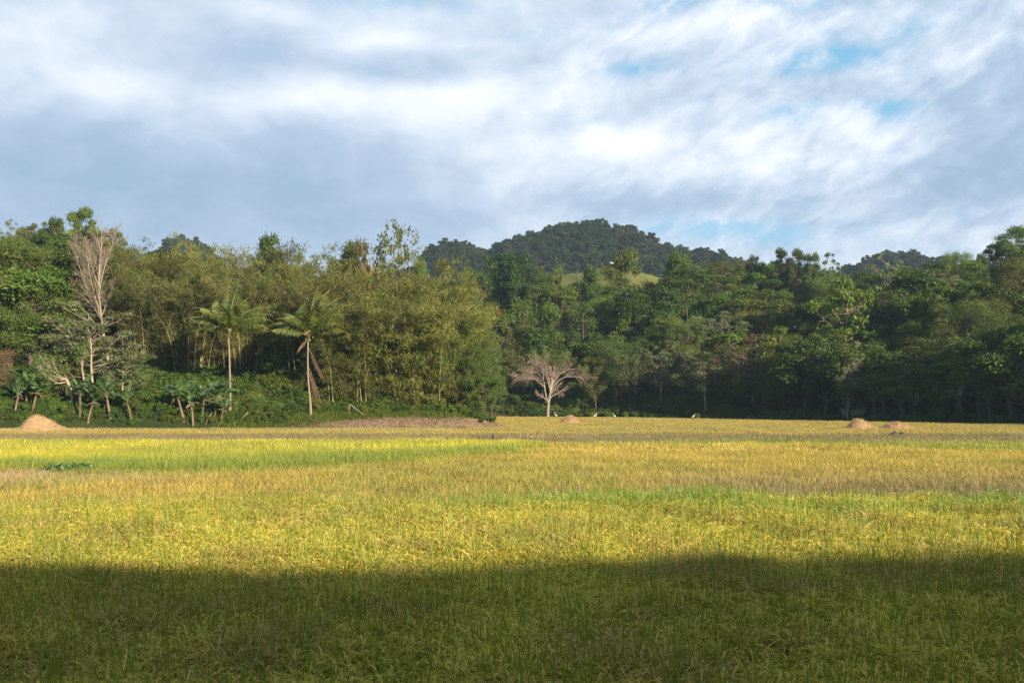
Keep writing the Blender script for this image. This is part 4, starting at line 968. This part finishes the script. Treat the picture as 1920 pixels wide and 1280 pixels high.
# ------------------------------------------------------------------ straw heaps
STRAW, q, o = material('straw')
tcn = q.new('ShaderNodeTexCoord')
nz = q.noise(tcn.outputs['Object'], 2.6, 8, .75); sh = attr(q, 'shade').outputs['Fac']
col = q.mix(q.rng(nz, .3, .7), (.34, .22, .11), (.66, .47, .27)); col = q.mix(1.0, col, q.mix(sh, (.75, .72, .7), (1.2, 1.2, 1.2)), 'MULTIPLY')
leafy(q, o, col, .1, .02)
def straw_heap(px, py_base, prof, label, seed, depth=.8, flat=False):
    """prof: outline of the heap as (px, py) from left foot over the top to the right foot"""
    Y = CZ * FPX / (py_base - HOR); c = (px - 960) / FPX * Y; g = np.random.RandomState(seed)
    pr = np.array([((a - 960) / FPX * Y - c, (py_base - b) / FPX * Y) for a, b in prof])
    nu, nv = 72, 30; xs = np.linspace(pr[0, 0], pr[-1, 0], nu); zs = np.interp(xs, pr[:, 0], pr[:, 1])
    zs = np.convolve(np.pad(zs, 3, 'edge'), np.ones(7) / 7, 'valid'); zs[0] = zs[-1] = 0
    half = (pr[-1, 0] - pr[0, 0]) / 2 * depth; v = np.linspace(-1, 1, nv)
    X, Vv = np.meshgrid(xs, v); u = np.linspace(-1, 1, nu)[None]
    Yy = Vv * half * (1 - .35 * u ** 2) * .9
    Z = zs[None] * (1 - np.abs(Vv) ** 1.6) + (fbm(X * 2.2 + seed, Yy * 2.2) - .5) * .22 * np.clip(zs[None], 0, .6) - .03
    mb = MB(); i = (np.arange(nv - 1)[:, None] * nu + np.arange(nu - 1)[None]).ravel()
    mb.add(np.stack([X, Yy, Z], -1), np.stack([i, i + 1, i + nu + 1, i + nu], -1), .5)
    M = 9000; k = g.randint(0, nv, M); j = g.randint(0, nu, M)
    pos = np.stack([X[k, j], Yy[k, j], Z[k, j]], 1) + g.normal(size=(M, 3)) * np.array([.10, .10, .06])
    out_ = g.rand(M) < .16; pos[out_, 0] += g.normal(size=out_.sum()) * .9; pos[out_, 1] += g.normal(size=out_.sum()) * .6; pos[out_, 2] = .25 + .1 * g.rand(out_.sum()); pos[:, 2] = np.maximum(pos[:, 2], .02)
    nrm = rdir(g, M); nrm[:, 2] = np.abs(nrm[:, 2]); ax = unit(np.cross(nrm, g.normal(size=(M, 3))))
    leaves(mb, pos, ax, nrm, g.uniform(.12, .4, M), g.uniform(.012, .03, M), g.rand(M), 0, .05)
    ob = link('straw_heap', mb.mesh('straw_heap', STRAW, True)); ob.location = (c, Y, 0.02)
    return tag(ob, label, 'straw heap', 'straw heaps on the stubble')
straw_heap(72, 811, [(30, 811), (42, 803), (50, 790), (58, 780), (66, 777), (76, 779), (90, 785), (104, 795), (118, 802), (136, 808), (142, 811)], 'large rounded straw heap at the left edge of the field', 1)
straw_heap(1068, 797, [(1046, 797), (1054, 788), (1064, 780), (1070, 778), (1078, 782), (1084, 789), (1089, 797)], 'small straw heap in front of the lone field tree', 2, 1.0)
straw_heap(1610, 808, [(1576, 808), (1590, 800), (1600, 788), (1607, 784), (1616, 786), (1628, 794), (1640, 803), (1648, 808)], 'pointed taller straw heap on the right', 3)
straw_heap(1678, 808, [(1642, 808), (1656, 801), (1666, 794), (1680, 790), (1692, 793), (1704, 799), (1716, 808)], 'low flat straw heap right of the pointed one', 4)
# scattered straw at the foot of the big heap
g = np.random.RandomState(9); mb = MB(); M = 2600
pos = np.stack([H1[0] + g.normal(size=M) * 3.2 - .8, H1[1] - .8 + g.normal(size=M) * .9, np.abs(g.normal(size=M)) * .10 + .22], 1)
nrm = rdir(g, M); ax = unit(np.cross(nrm, g.normal(size=(M, 3)))); leaves(mb, pos, ax, nrm, g.uniform(.15, .4, M), g.uniform(.02, .04, M), g.rand(M))
link('loose_straw', mb.mesh('loose_straw', STRAW), kind='stuff')
# dark lump of dug soil before the low heap
g = np.random.RandomState(12); mb = MB(); xs = np.linspace(-.9, .9, 34); ys = np.linspace(-.5, .5, 16); X, Yy = np.meshgrid(xs, ys)
Z = .45 * np.clip(1 - (X / .9) ** 2 - (Yy / .5) ** 2, 0, 1) ** .6 * (.35 + 1.3 * fbm(X * 2.6 + 3, Yy * 2.6)) - .03
i = (np.arange(15)[:, None] * 34 + np.arange(33)[None]).ravel(); mb.add(np.stack([X, Yy, Z], -1), np.stack([i, i + 1, i + 35, i + 34], -1))
Ys = 3.2 * FPX / (814 - HOR); o = link('soil_mound', mb.mesh('soil_mound', solid_mat('dark_soil', (.05, .035, .025), (.12, .085, .06), 4, bump=.5))); o.location = ((1685 - 960) / FPX * Ys, Ys, .1); tag(o, 'low dark heap of turned soil before the low straw heap', 'soil heap')

# ------------------------------------------------------------------ stakes, low fence, birds
WOOD = solid_mat('weathered_wood', (.10, .07, .05), (.26, .19, .13), 9, stretch=(1, 1, .2)); WOODP = solid_mat('pale_wood', (.30, .24, .15), (.44, .36, .23), 9)
def stake(px, py, Y, H, r, label, m=WOOD, lean=0.0, group=None):
    mb = MB(); s = np.linspace(0, 1, 5); pt = np.stack([lean * s, 0 * s, -.2 + (H + .2) * s], 1)
    tubes(mb, np.concatenate([pt, pt[-1:] + [[0, 0, .004]]])[None], np.array([1, 1, .95, .92, .88, .02])[None] * r, 7)
    o = link('stake', mb.mesh('stake', m, True)); o.location = ((px - 960) / FPX * Y, Y, 0); return tag(o, label, 'stake', group)
Ym = 3.0 * FPX / (918 - HOR)
stake(1040, 0, Ym, .72, .034, 'dark wooden stake, leftmost of three in the stubble', group='stakes in the stubble')
stake(1042.5, 0, Ym - .6, .6, .022, 'pale thin cane stuck in front of the leftmost dark stake', WOODP, group='stakes in the stubble')
stake(1054, 0, Ym + .5, .66, .034, 'short dark wooden stake, middle of three', group='stakes in the stubble')
stake(1083, 0, Ym + .3, .66, .036, 'dark wooden stake, rightmost of three', lean=.04, group='stakes in the stubble')
stake(1466, 0, 3.2 * FPX / (808 - HOR), .62, .08, 'small reddish stake alone in the stubble left of the heaps', solid_mat('red_wood', (.25, .1, .06), (.35, .16, .1)))
Yf = 3.25 * FPX / (821 - HOR); froot = empty('stake_fence', ((955 - 960) / FPX * Yf, Yf, 0)); tag(froot, 'low line of dark stakes crossing the stubble below the bank tip', 'fence')
g = np.random.RandomState(31); fx = sorted(g.uniform(890, 1018, 27)) + [1019.]
for a in fx:
    mb = MB(); s = np.linspace(0, 1, 4); H = g.uniform(.42, .74) + (.15 if a > 1000 else 0); l = g.normal() * .05
    tubes(mb, np.stack([l * s, 0 * s, -.2 + (H + .2) * s], 1)[None], np.full((1, 4), g.uniform(.02, .04)), 6)
    o = link('stake', mb.mesh('stake', WOODP if g.rand() < .25 else WOOD, True), froot); o.location = ((a - 955) / FPX * Yf, g.normal() * .15, 0)
for a, b, z, m in [(892, 1000, .34, WOOD), (992, 1008, .40, WOODP)]:
    mb = MB(); xs = np.linspace((a - 955) / FPX * Yf, (b - 955) / FPX * Yf, 9); tubes(mb, np.stack([xs, 0 * xs + .06, z + .03 * np.sin(xs * 2)], 1)[None], np.full((1, 9), .025), 6); link('rail', mb.mesh('rail', m, True), froot)
def egret(px, py, Y, H, label, face=1, lean=0.0):
    root = empty('egret', ((px - 960) / FPX * Y, Y, .12)); root.scale = (H, H, H); root.rotation_euler = (0, 0, 0 if face > 0 else math.pi); tag(root, label, 'bird', 'white egrets at the back of the field')
    mb = MB(); pts = np.array([(-.34, .36), (-.28, .39), (-.18, .44), (-.05, .49), (.06, .54), (.12, .60), (.13, .68), (.10, .76), (.10, .84), (.13, .91), (.17, .94), (.21, .945), (.24, .94)])
    rad = np.array([.008, .03, .075, .105, .095, .06, .038, .03, .027, .028, .038, .030, .012])
    pts[:, 0] += lean * np.clip(pts[:, 1] - .5, 0, 1)
    tubes(mb, np.stack([pts[:, 0], 0 * pts[:, 0], pts[:, 1]], 1)[None], rad[None], 10); link('body', mb.mesh('egret_body', WHITE, True), root)
    mb = MB(); b0 = pts[-1]; tubes(mb, np.array([[(b0[0], 0, b0[1]), (b0[0] + .06, 0, b0[1] - .008), (b0[0] + .13, 0, b0[1] - .025)]]), np.array([[.013, .009, .002]]), 6); link('beak', mb.mesh('egret_beak', BEAK, True), root)
    for sy in (-1, 1):
        mb = MB(); tubes(mb, np.array([[(0, sy * .03, .43), (-.03, sy * .035, .24), (.01, sy * .035, .0), (.08, sy * .035, -.01)]]), np.array([[.014, .011, .009, .006]]), 6); link('leg', mb.mesh('egret_leg', SHANK, True), root)
egret(1042, 0, 190, 1.05, 'upright white egret between the lone tree and the small heap', -1)
egret(1116, 0, 186, 1.05, 'white egret leaning right, left of the middle pair', 1, .35)
egret(1152, 0, 184, .95, 'upright white egret furthest forward in the middle', -1)
egret(1300, 0, 178, .95, 'faint white egret alone at the shaded forest foot', 1, .2)

# ------------------------------------------------------------------ big-leaved patch and weeds on the field border
def leafy_plant(name, px, py, wpx, hpx, n, ll, mat, label, seed, Y=None, stems=14):
    Y = Y or 3.05 * FPX / (py - HOR); g = np.random.RandomState(seed); w = wpx / FPX * Y; h = hpx / FPX * Y
    root = empty(name, ((px - 960) / FPX * Y, Y, 0)); tag(root, label, 'plant')
    c = np.stack([g.uniform(-.5, .5, n) * w, g.normal(size=n) * min(w * .16, .7), 0 * g.rand(n)], 1)
    c[:, 2] = h * (.45 + .55 * g.rand(n)) * (1 - .6 * (c[:, 0] / w * 2) ** 4) * (.8 + .4 * vnoise(c[:, 0] * 2.2, c[:, 1] * 2))
    nr = unit(g.normal(size=(n, 3)) * .6 + np.array([.1, -.5, .9])); mb = MB()
    ax = unit(np.cross(nr, g.normal(size=(n, 3)))); leaves(mb, c, ax, nr, ll * g.uniform(.7, 1.3, n), ll * .8 * g.uniform(.7, 1.2, n), g.rand(n), 0, -.1)
    leaves(mb, c + ax * ll * .12, np.cross(ax, nr), nr, ll * .9, ll * .7, g.rand(n), 0, -.1)
    link('leaves', mb.mesh('plant_leaves', mat), root)
    st = MB(); k = g.randint(0, n, stems * 4); b = c[k].copy(); b[:, 2] = 0; b[:, :2] *= .9
    tubes(st, np.stack([b, (b + c[k]) / 2, c[k]], 1), np.full((len(k), 3), .012), 4); link('stems', st.mesh('plant_stems', L_SHRUB), root)
L_TARO = leaf_mat('leaf_broad', (.028, .10, .014), (.085, .22, .028), (.30, .40, .20), gloss=.06, var=.1)
leafy_plant('broad_leaved_patch', 128, 876, 112, 24, 420, .22, L_TARO, 'dark glossy broad-leaved plants in a low patch on the left', 41)
leafy_plant('weed', 262, 866, 24, 22, 160, .13, L_SHRUB, 'small green weed right of the broad-leaved patch', 42)
leafy_plant('weed', 464, 868, 16, 20, 130, .12, L_SHRUB, 'dark upright weed on the bright field border', 43)
leafy_plant('weed', 232, 872, 18, 12, 90, .12, L_SHRUB, 'tiny weed touching the broad-leaved patch', 44)

# ------------------------------------------------------------------ hut among the bananas and white-roofed house behind the hill
THATCH = solid_mat('palm_thatch', (.07, .055, .04), (.15, .12, .085), 7, stretch=(1, 1, 3)); MATW = solid_mat('woven_wall', (.15, .115, .08), (.26, .20, .14), 12)
def box(mb, a, b):
    x0, y0, z0 = a; x1, y1, z1 = b
    V = [(x0, y0, z0), (x1, y0, z0), (x1, y1, z0), (x0, y1, z0), (x0, y0, z1), (x1, y0, z1), (x1, y1, z1), (x0, y1, z1)]
    mb.add(V, [(0, 3, 2, 1), (4, 5, 6, 7), (0, 1, 5, 4), (1, 2, 6, 5), (2, 3, 7, 6), (3, 0, 4, 7)])
def hut(px, Y, z, w, d, h, rh, roofm, wallm, name, label, over=.3, rz=0.0):
    root = empty(name, ((px - 960) / FPX * Y, Y, z), rz); tag(root, label, 'hut' if 'hut' in name else 'house')
    mb = MB(); tq = .08; dw = w * .16
    box(mb, (-w / 2 + dw * 1.6, -d / 2, 0), (w / 2, -d / 2 + tq, h)); box(mb, (-w / 2, d / 2 - tq, 0), (w / 2, d / 2, h))
    box(mb, (-w / 2, -d / 2 + tq, 0), (-w / 2 + tq, d / 2 - tq, h)); box(mb, (w / 2 - tq, -d / 2 + tq, 0), (w / 2, d / 2 - tq, h)); box(mb, (-w / 2, -d / 2, 0), (-w / 2 + dw * .5, -d / 2 + tq, h))
    link('wall', mb.mesh('hut_wall', wallm), root)
    mb = MB(); W2, D2 = w / 2 + over, d / 2 + over
    for sg in (-1, 1):
        V = []
        for zz in (0, .10): V += [(-W2, sg * D2, h - .12 + zz), (W2, sg * D2, h - .12 + zz), (W2, 0, h + rh + zz), (-W2, 0, h + rh + zz)]
        mb.add(V, [(0, 1, 2, 3), (4, 5, 6, 7), (0, 1, 5, 4), (1, 2, 6, 5), (2, 3, 7, 6), (3, 0, 4, 7)])
    link('roof', mb.mesh('hut_roof', roofm), root)
    for xx in (-w / 2 + dw * .25, w / 2):
        mb = MB(); box(mb, (xx - .05, -d / 2 - .12, -.2), (xx + .05, -d / 2 - .02, h)); link('post', mb.mesh('hut_post', WOOD), root)
hut(1600, 160.5, .6, 3.2, 2.4, 1.6, .9, THATCH, MATW, 'thatched_hut', 'small brown woven-walled hut hidden among the shaded banana plants')
ROOFW = solid_mat('white_sheet_roof', (.62, .63, .62), (.74, .74, .72), 3, .5)
hx = (1157 - 960) / FPX * 336
hut(1157, 336, float(height(hx, 336)) - .2, 3.4, 3.0, 3.2, .7, ROOFW, solid_mat('dark_board_wall', (.05, .045, .04), (.09, .08, .06)), 'hilltop_house', 'small white-roofed house half hidden beside the clearing tree', .9, rz=R(8))
# leaning cut poles on the bank
for k, (a, b, Y, r, lb) in enumerate([((752, 757), (690, 783), 119.4, .05, 'pale cut pole lying down the bank left of the bare earth'), ((655, 760), (655, 776), 119.2, .04, 'short upright pole beside the cut pole on the bank'), ((692, 785), (712, 794), 118.9, .06, 'dark root-like log on the bare bank'),
                                      ((465, 773), (448, 792), 117.4, .04, 'thin stick leaning on the grassy bank below the palms'), ((385, 797), (398, 772), 117.0, .05, 'stick leaning beside the dead banana plants')]):
    if k == 0: a, b = (656, 757), (690, 783)
    p0, p1 = P(*a, Y), P(*b, Y); mb = MB(); s = np.linspace(0, 1, 6)[:, None]
    pt = np.array(p0)[None] * (1 - s) + np.array(p1)[None] * s; pt[:, 1] -= .3 * np.sin(s[:, 0] * 3.14)
    tubes(mb, (pt - np.array(p0))[None], np.linspace(r, r * .6, 6)[None], 6); o = link('fallen_pole', mb.mesh('fallen_pole', [WOODP, WOODP, BARK_D, WOODP, WOODP][k], True)); o.location = p0; tag(o, lb, 'pole')

# ------------------------------------------------------------------ undergrowth, bank grass, litter, far woods: uncountable cover
def bush_mesh(seed, n=1500, ll=.24, lw=.13, leaf=L_SHRUB):
    g = np.random.RandomState(seed); mb = MB(); nl = 7
    C = np.c_[g.normal(size=(nl, 2)) * .6, g.uniform(.3, 1.0, nl)]; r = g.uniform(.4, .8, nl); k = g.randint(0, nl, n)
    d = rdir(g, n); d[:, 2] = np.abs(d[:, 2]) * np.where(g.rand(n) < .8, 1, -1); pos = C[k] + d * (r[k] * g.uniform(.5, 1.1, n))[:, None]; pos[:, 2] = np.maximum(pos[:, 2], 0)
    nr = unit(d + g.normal(size=(n, 3)) * .7 + np.array([0, 0, .4])); leaves(mb, pos, np.cross(nr, g.normal(size=(n, 3))), nr, ll * g.uniform(.6, 1.5, n), lw * g.uniform(.6, 1.4, n), g.rand(n))
    return mb.mesh('undergrowth_leaves', leaf)
def tuft_mesh(seed, n=70, L=.9, w=.035, leaf=L_SHRUB):
    g = np.random.RandomState(seed); mb = MB(); b = np.c_[g.normal(size=(n, 2)) * .35, np.zeros(n)]; a = g.uniform(0, 6.283, n)
    pt = arcs(g, b, a, g.uniform(0, .5, n), g.uniform(.3, 1.8, n), L * g.uniform(.5, 1.2, n), 5, 1.5)
    ribbons(mb, pt, (w * g.uniform(.7, 1.3, n))[:, None] * np.array([.8, 1, .9, .6, .05])[None], np.stack([-np.sin(a), np.cos(a), 0 * a], 1), g.rand(n)); return mb.mesh('grass_tuft', leaf)
L_GRASS = leaf_mat('leaf_grass', (.09, .15, .024), (.22, .29, .05), (.36, .30, .13), var=.3)
g = np.random.RandomState(77)
def cover_pts(n, cond, xr, yr):
    X = g.uniform(*xr, n); Y = g.uniform(*yr, n); k = (~inside(X, Y)) & (np.abs(X) < 1130 / FPX * Y + 2) & cond(X, Y); return X[k], Y[k]
def cover(name, label, protos, X, Y, smin, smax, sink=.15):
    n = len(X); Z = height(X, Y) - sink; s = g.uniform(smin, smax, n)
    scatter(name, protos, np.stack([X, Y, Z], 1), np.stack([0 * X, 0 * X, g.uniform(0, 6.283, n)], 1), np.stack([s, s, s * g.uniform(.6, 1.1, n)], 1), g.randint(0, len(protos), n), label=label)
bushes = [bush_mesh(900 + k, leaf=[L_SHRUB, L_MID, L_SHRUB, L_DARK][k]) for k in range(4)]
dl = lambda X, Y: pdist(X, Y, EDGE_L); dr_ = lambda X, Y: pdist(X, Y, EDGE_R)
XL, YL = cover_pts(9000, lambda X, Y: (dl(X, Y) < 45) & ~((dl(X, Y) < 3.4) & (X > -26) & (X < -5)) & (dl(X, Y) > .9) & (X < -2), (-85, 0), (113, 170))
XR, YR = cover_pts(12000, lambda X, Y: (dr_(X, Y) < 75) & (dr_(X, Y) > .8) & (Y > 128), (-20, 110), (128, 280))
dd = np.r_[dl(XL, YL), dr_(XR, YR) + 4]
bs = np.interp(dd, [0, 3, 7, 14], [.45, .60, .7, 1.0])
cover('undergrowth', 'green shrubs and creepers covering the ground under both woods', bushes, np.r_[XL, XR], np.r_[YL, YR], bs * .7, bs * 1.5)
grassm = [tuft_mesh(920 + k, leaf=L_GRASS) for k in range(4)]
XG, YG = cover_pts(16000, lambda X, Y: (dl(X, Y) < 9) & (dl(X, Y) > np.interp(X, [-60, -30, -24, -15, -3, 0], [.2, .2, .8, 1.9, 2.0, 1.2])) & (X > -37 + 8 * (vnoise(X * .3, Y * .5) - .5)), (-48, 1), (114, 140))
cover('bank_grass', 'fresh green grass along the top of the earth bank', grassm, XG, YG, .30, .95 + 0 * XG, .05)
# dead leaves and sticks on the bare bank
mb = MB(); XT, YT = cover_pts(30000, lambda X, Y: (dl(X, Y) < 4.2) & (X > -28), (-28, 1), (115, 130)); n = len(XT)
nr = unit(g.normal(size=(n, 3)) * .7 + np.array([0, -.4, .8])); leaves(mb, np.stack([XT, YT, height(XT, YT) + g.uniform(0, .22, n)], 1), np.cross(nr, g.normal(size=(n, 3))), nr, g.uniform(.12, .34, n), g.uniform(.03, .11, n), g.rand(n))
o = link('leaf_litter', mb.mesh('leaf_litter', leaf_mat('dead_leaf', (.17, .115, .075), (.40, .30, .20), (.50, .41, .30), var=.1)), kind='stuff'); o['label'] = 'dead leaves and sticks strewn over the bare brown bank'
# far wooded ridge
L_FAR = leaf_mat('leaf_far', (.022, .042, .012), (.06, .085, .022), None, var=.5)
def far_tree(seed, H, cr, cb, nl, lr, n):
    a, b, _, _ = tree_meshes(seed, H=H, cr=cr, cb=cb, nl=nl, lr=lr, nleaf=n, ll=1.0, lw=.65, leaf=L_FAR, tr=.25)
    me = b; return me
far = [far_tree(950, 10, 3.8, .3, 12, 1.5, 1500), far_tree(951, 12, 3.4, .35, 12, 1.3, 1400), far_tree(952, 9, 4.2, .3, 14, 1.5, 1600), far_tree(953, 13, 4.0, .25, 14, 1.3, 1500), far_tree(954, 8, 3.4, .15, 14, 1.4, 1500)]
n = 21000; X = g.uniform(-420, 480, n); Y = g.uniform(480, 760, n); Z = height(X, Y)
vis = HOR - (Z + 11 - CZ) / Y * FPX
k = (Z > 45) & (np.abs(X) < 1080 / FPX * Y) & (vis < 570); X, Y = X[k], Y[k]
cover('far_woods', 'dark hazy wood covering the distant ridge', far, X, Y, .32, .95, .5)
# woods on the ridge to the right, out of the picture: it casts the evening shade
n = 700; a = g.uniform(0, 130, n); b = g.normal(size=n) * 10; X = 118 + a * .777 - b * .63; Y = 76 + a * .63 + b * .777
k = X > 960 / FPX * Y + 12
cover('ridge_woods', 'wood on the ridge to the right of the view', far, X[k], Y[k], .8, 1.1, .5)

# ------------------------------------------------------------------ air
mb = MB(); box(mb, (-1320, -280, -1.5), (1320, 1520, 158))
HZ, q, o = material('air'); pv = q.new('ShaderNodeVolumePrincipled'); pv.inputs['Density'].default_value = .00019; pv.inputs['Color'].default_value = (.56, .75, 1.0, 1); pv.inputs['Anisotropy'].default_value = 0.1
q.l.new(pv.outputs[0], o.inputs['Volume'])
link('haze', mb.mesh('haze', HZ), kind='stuff')
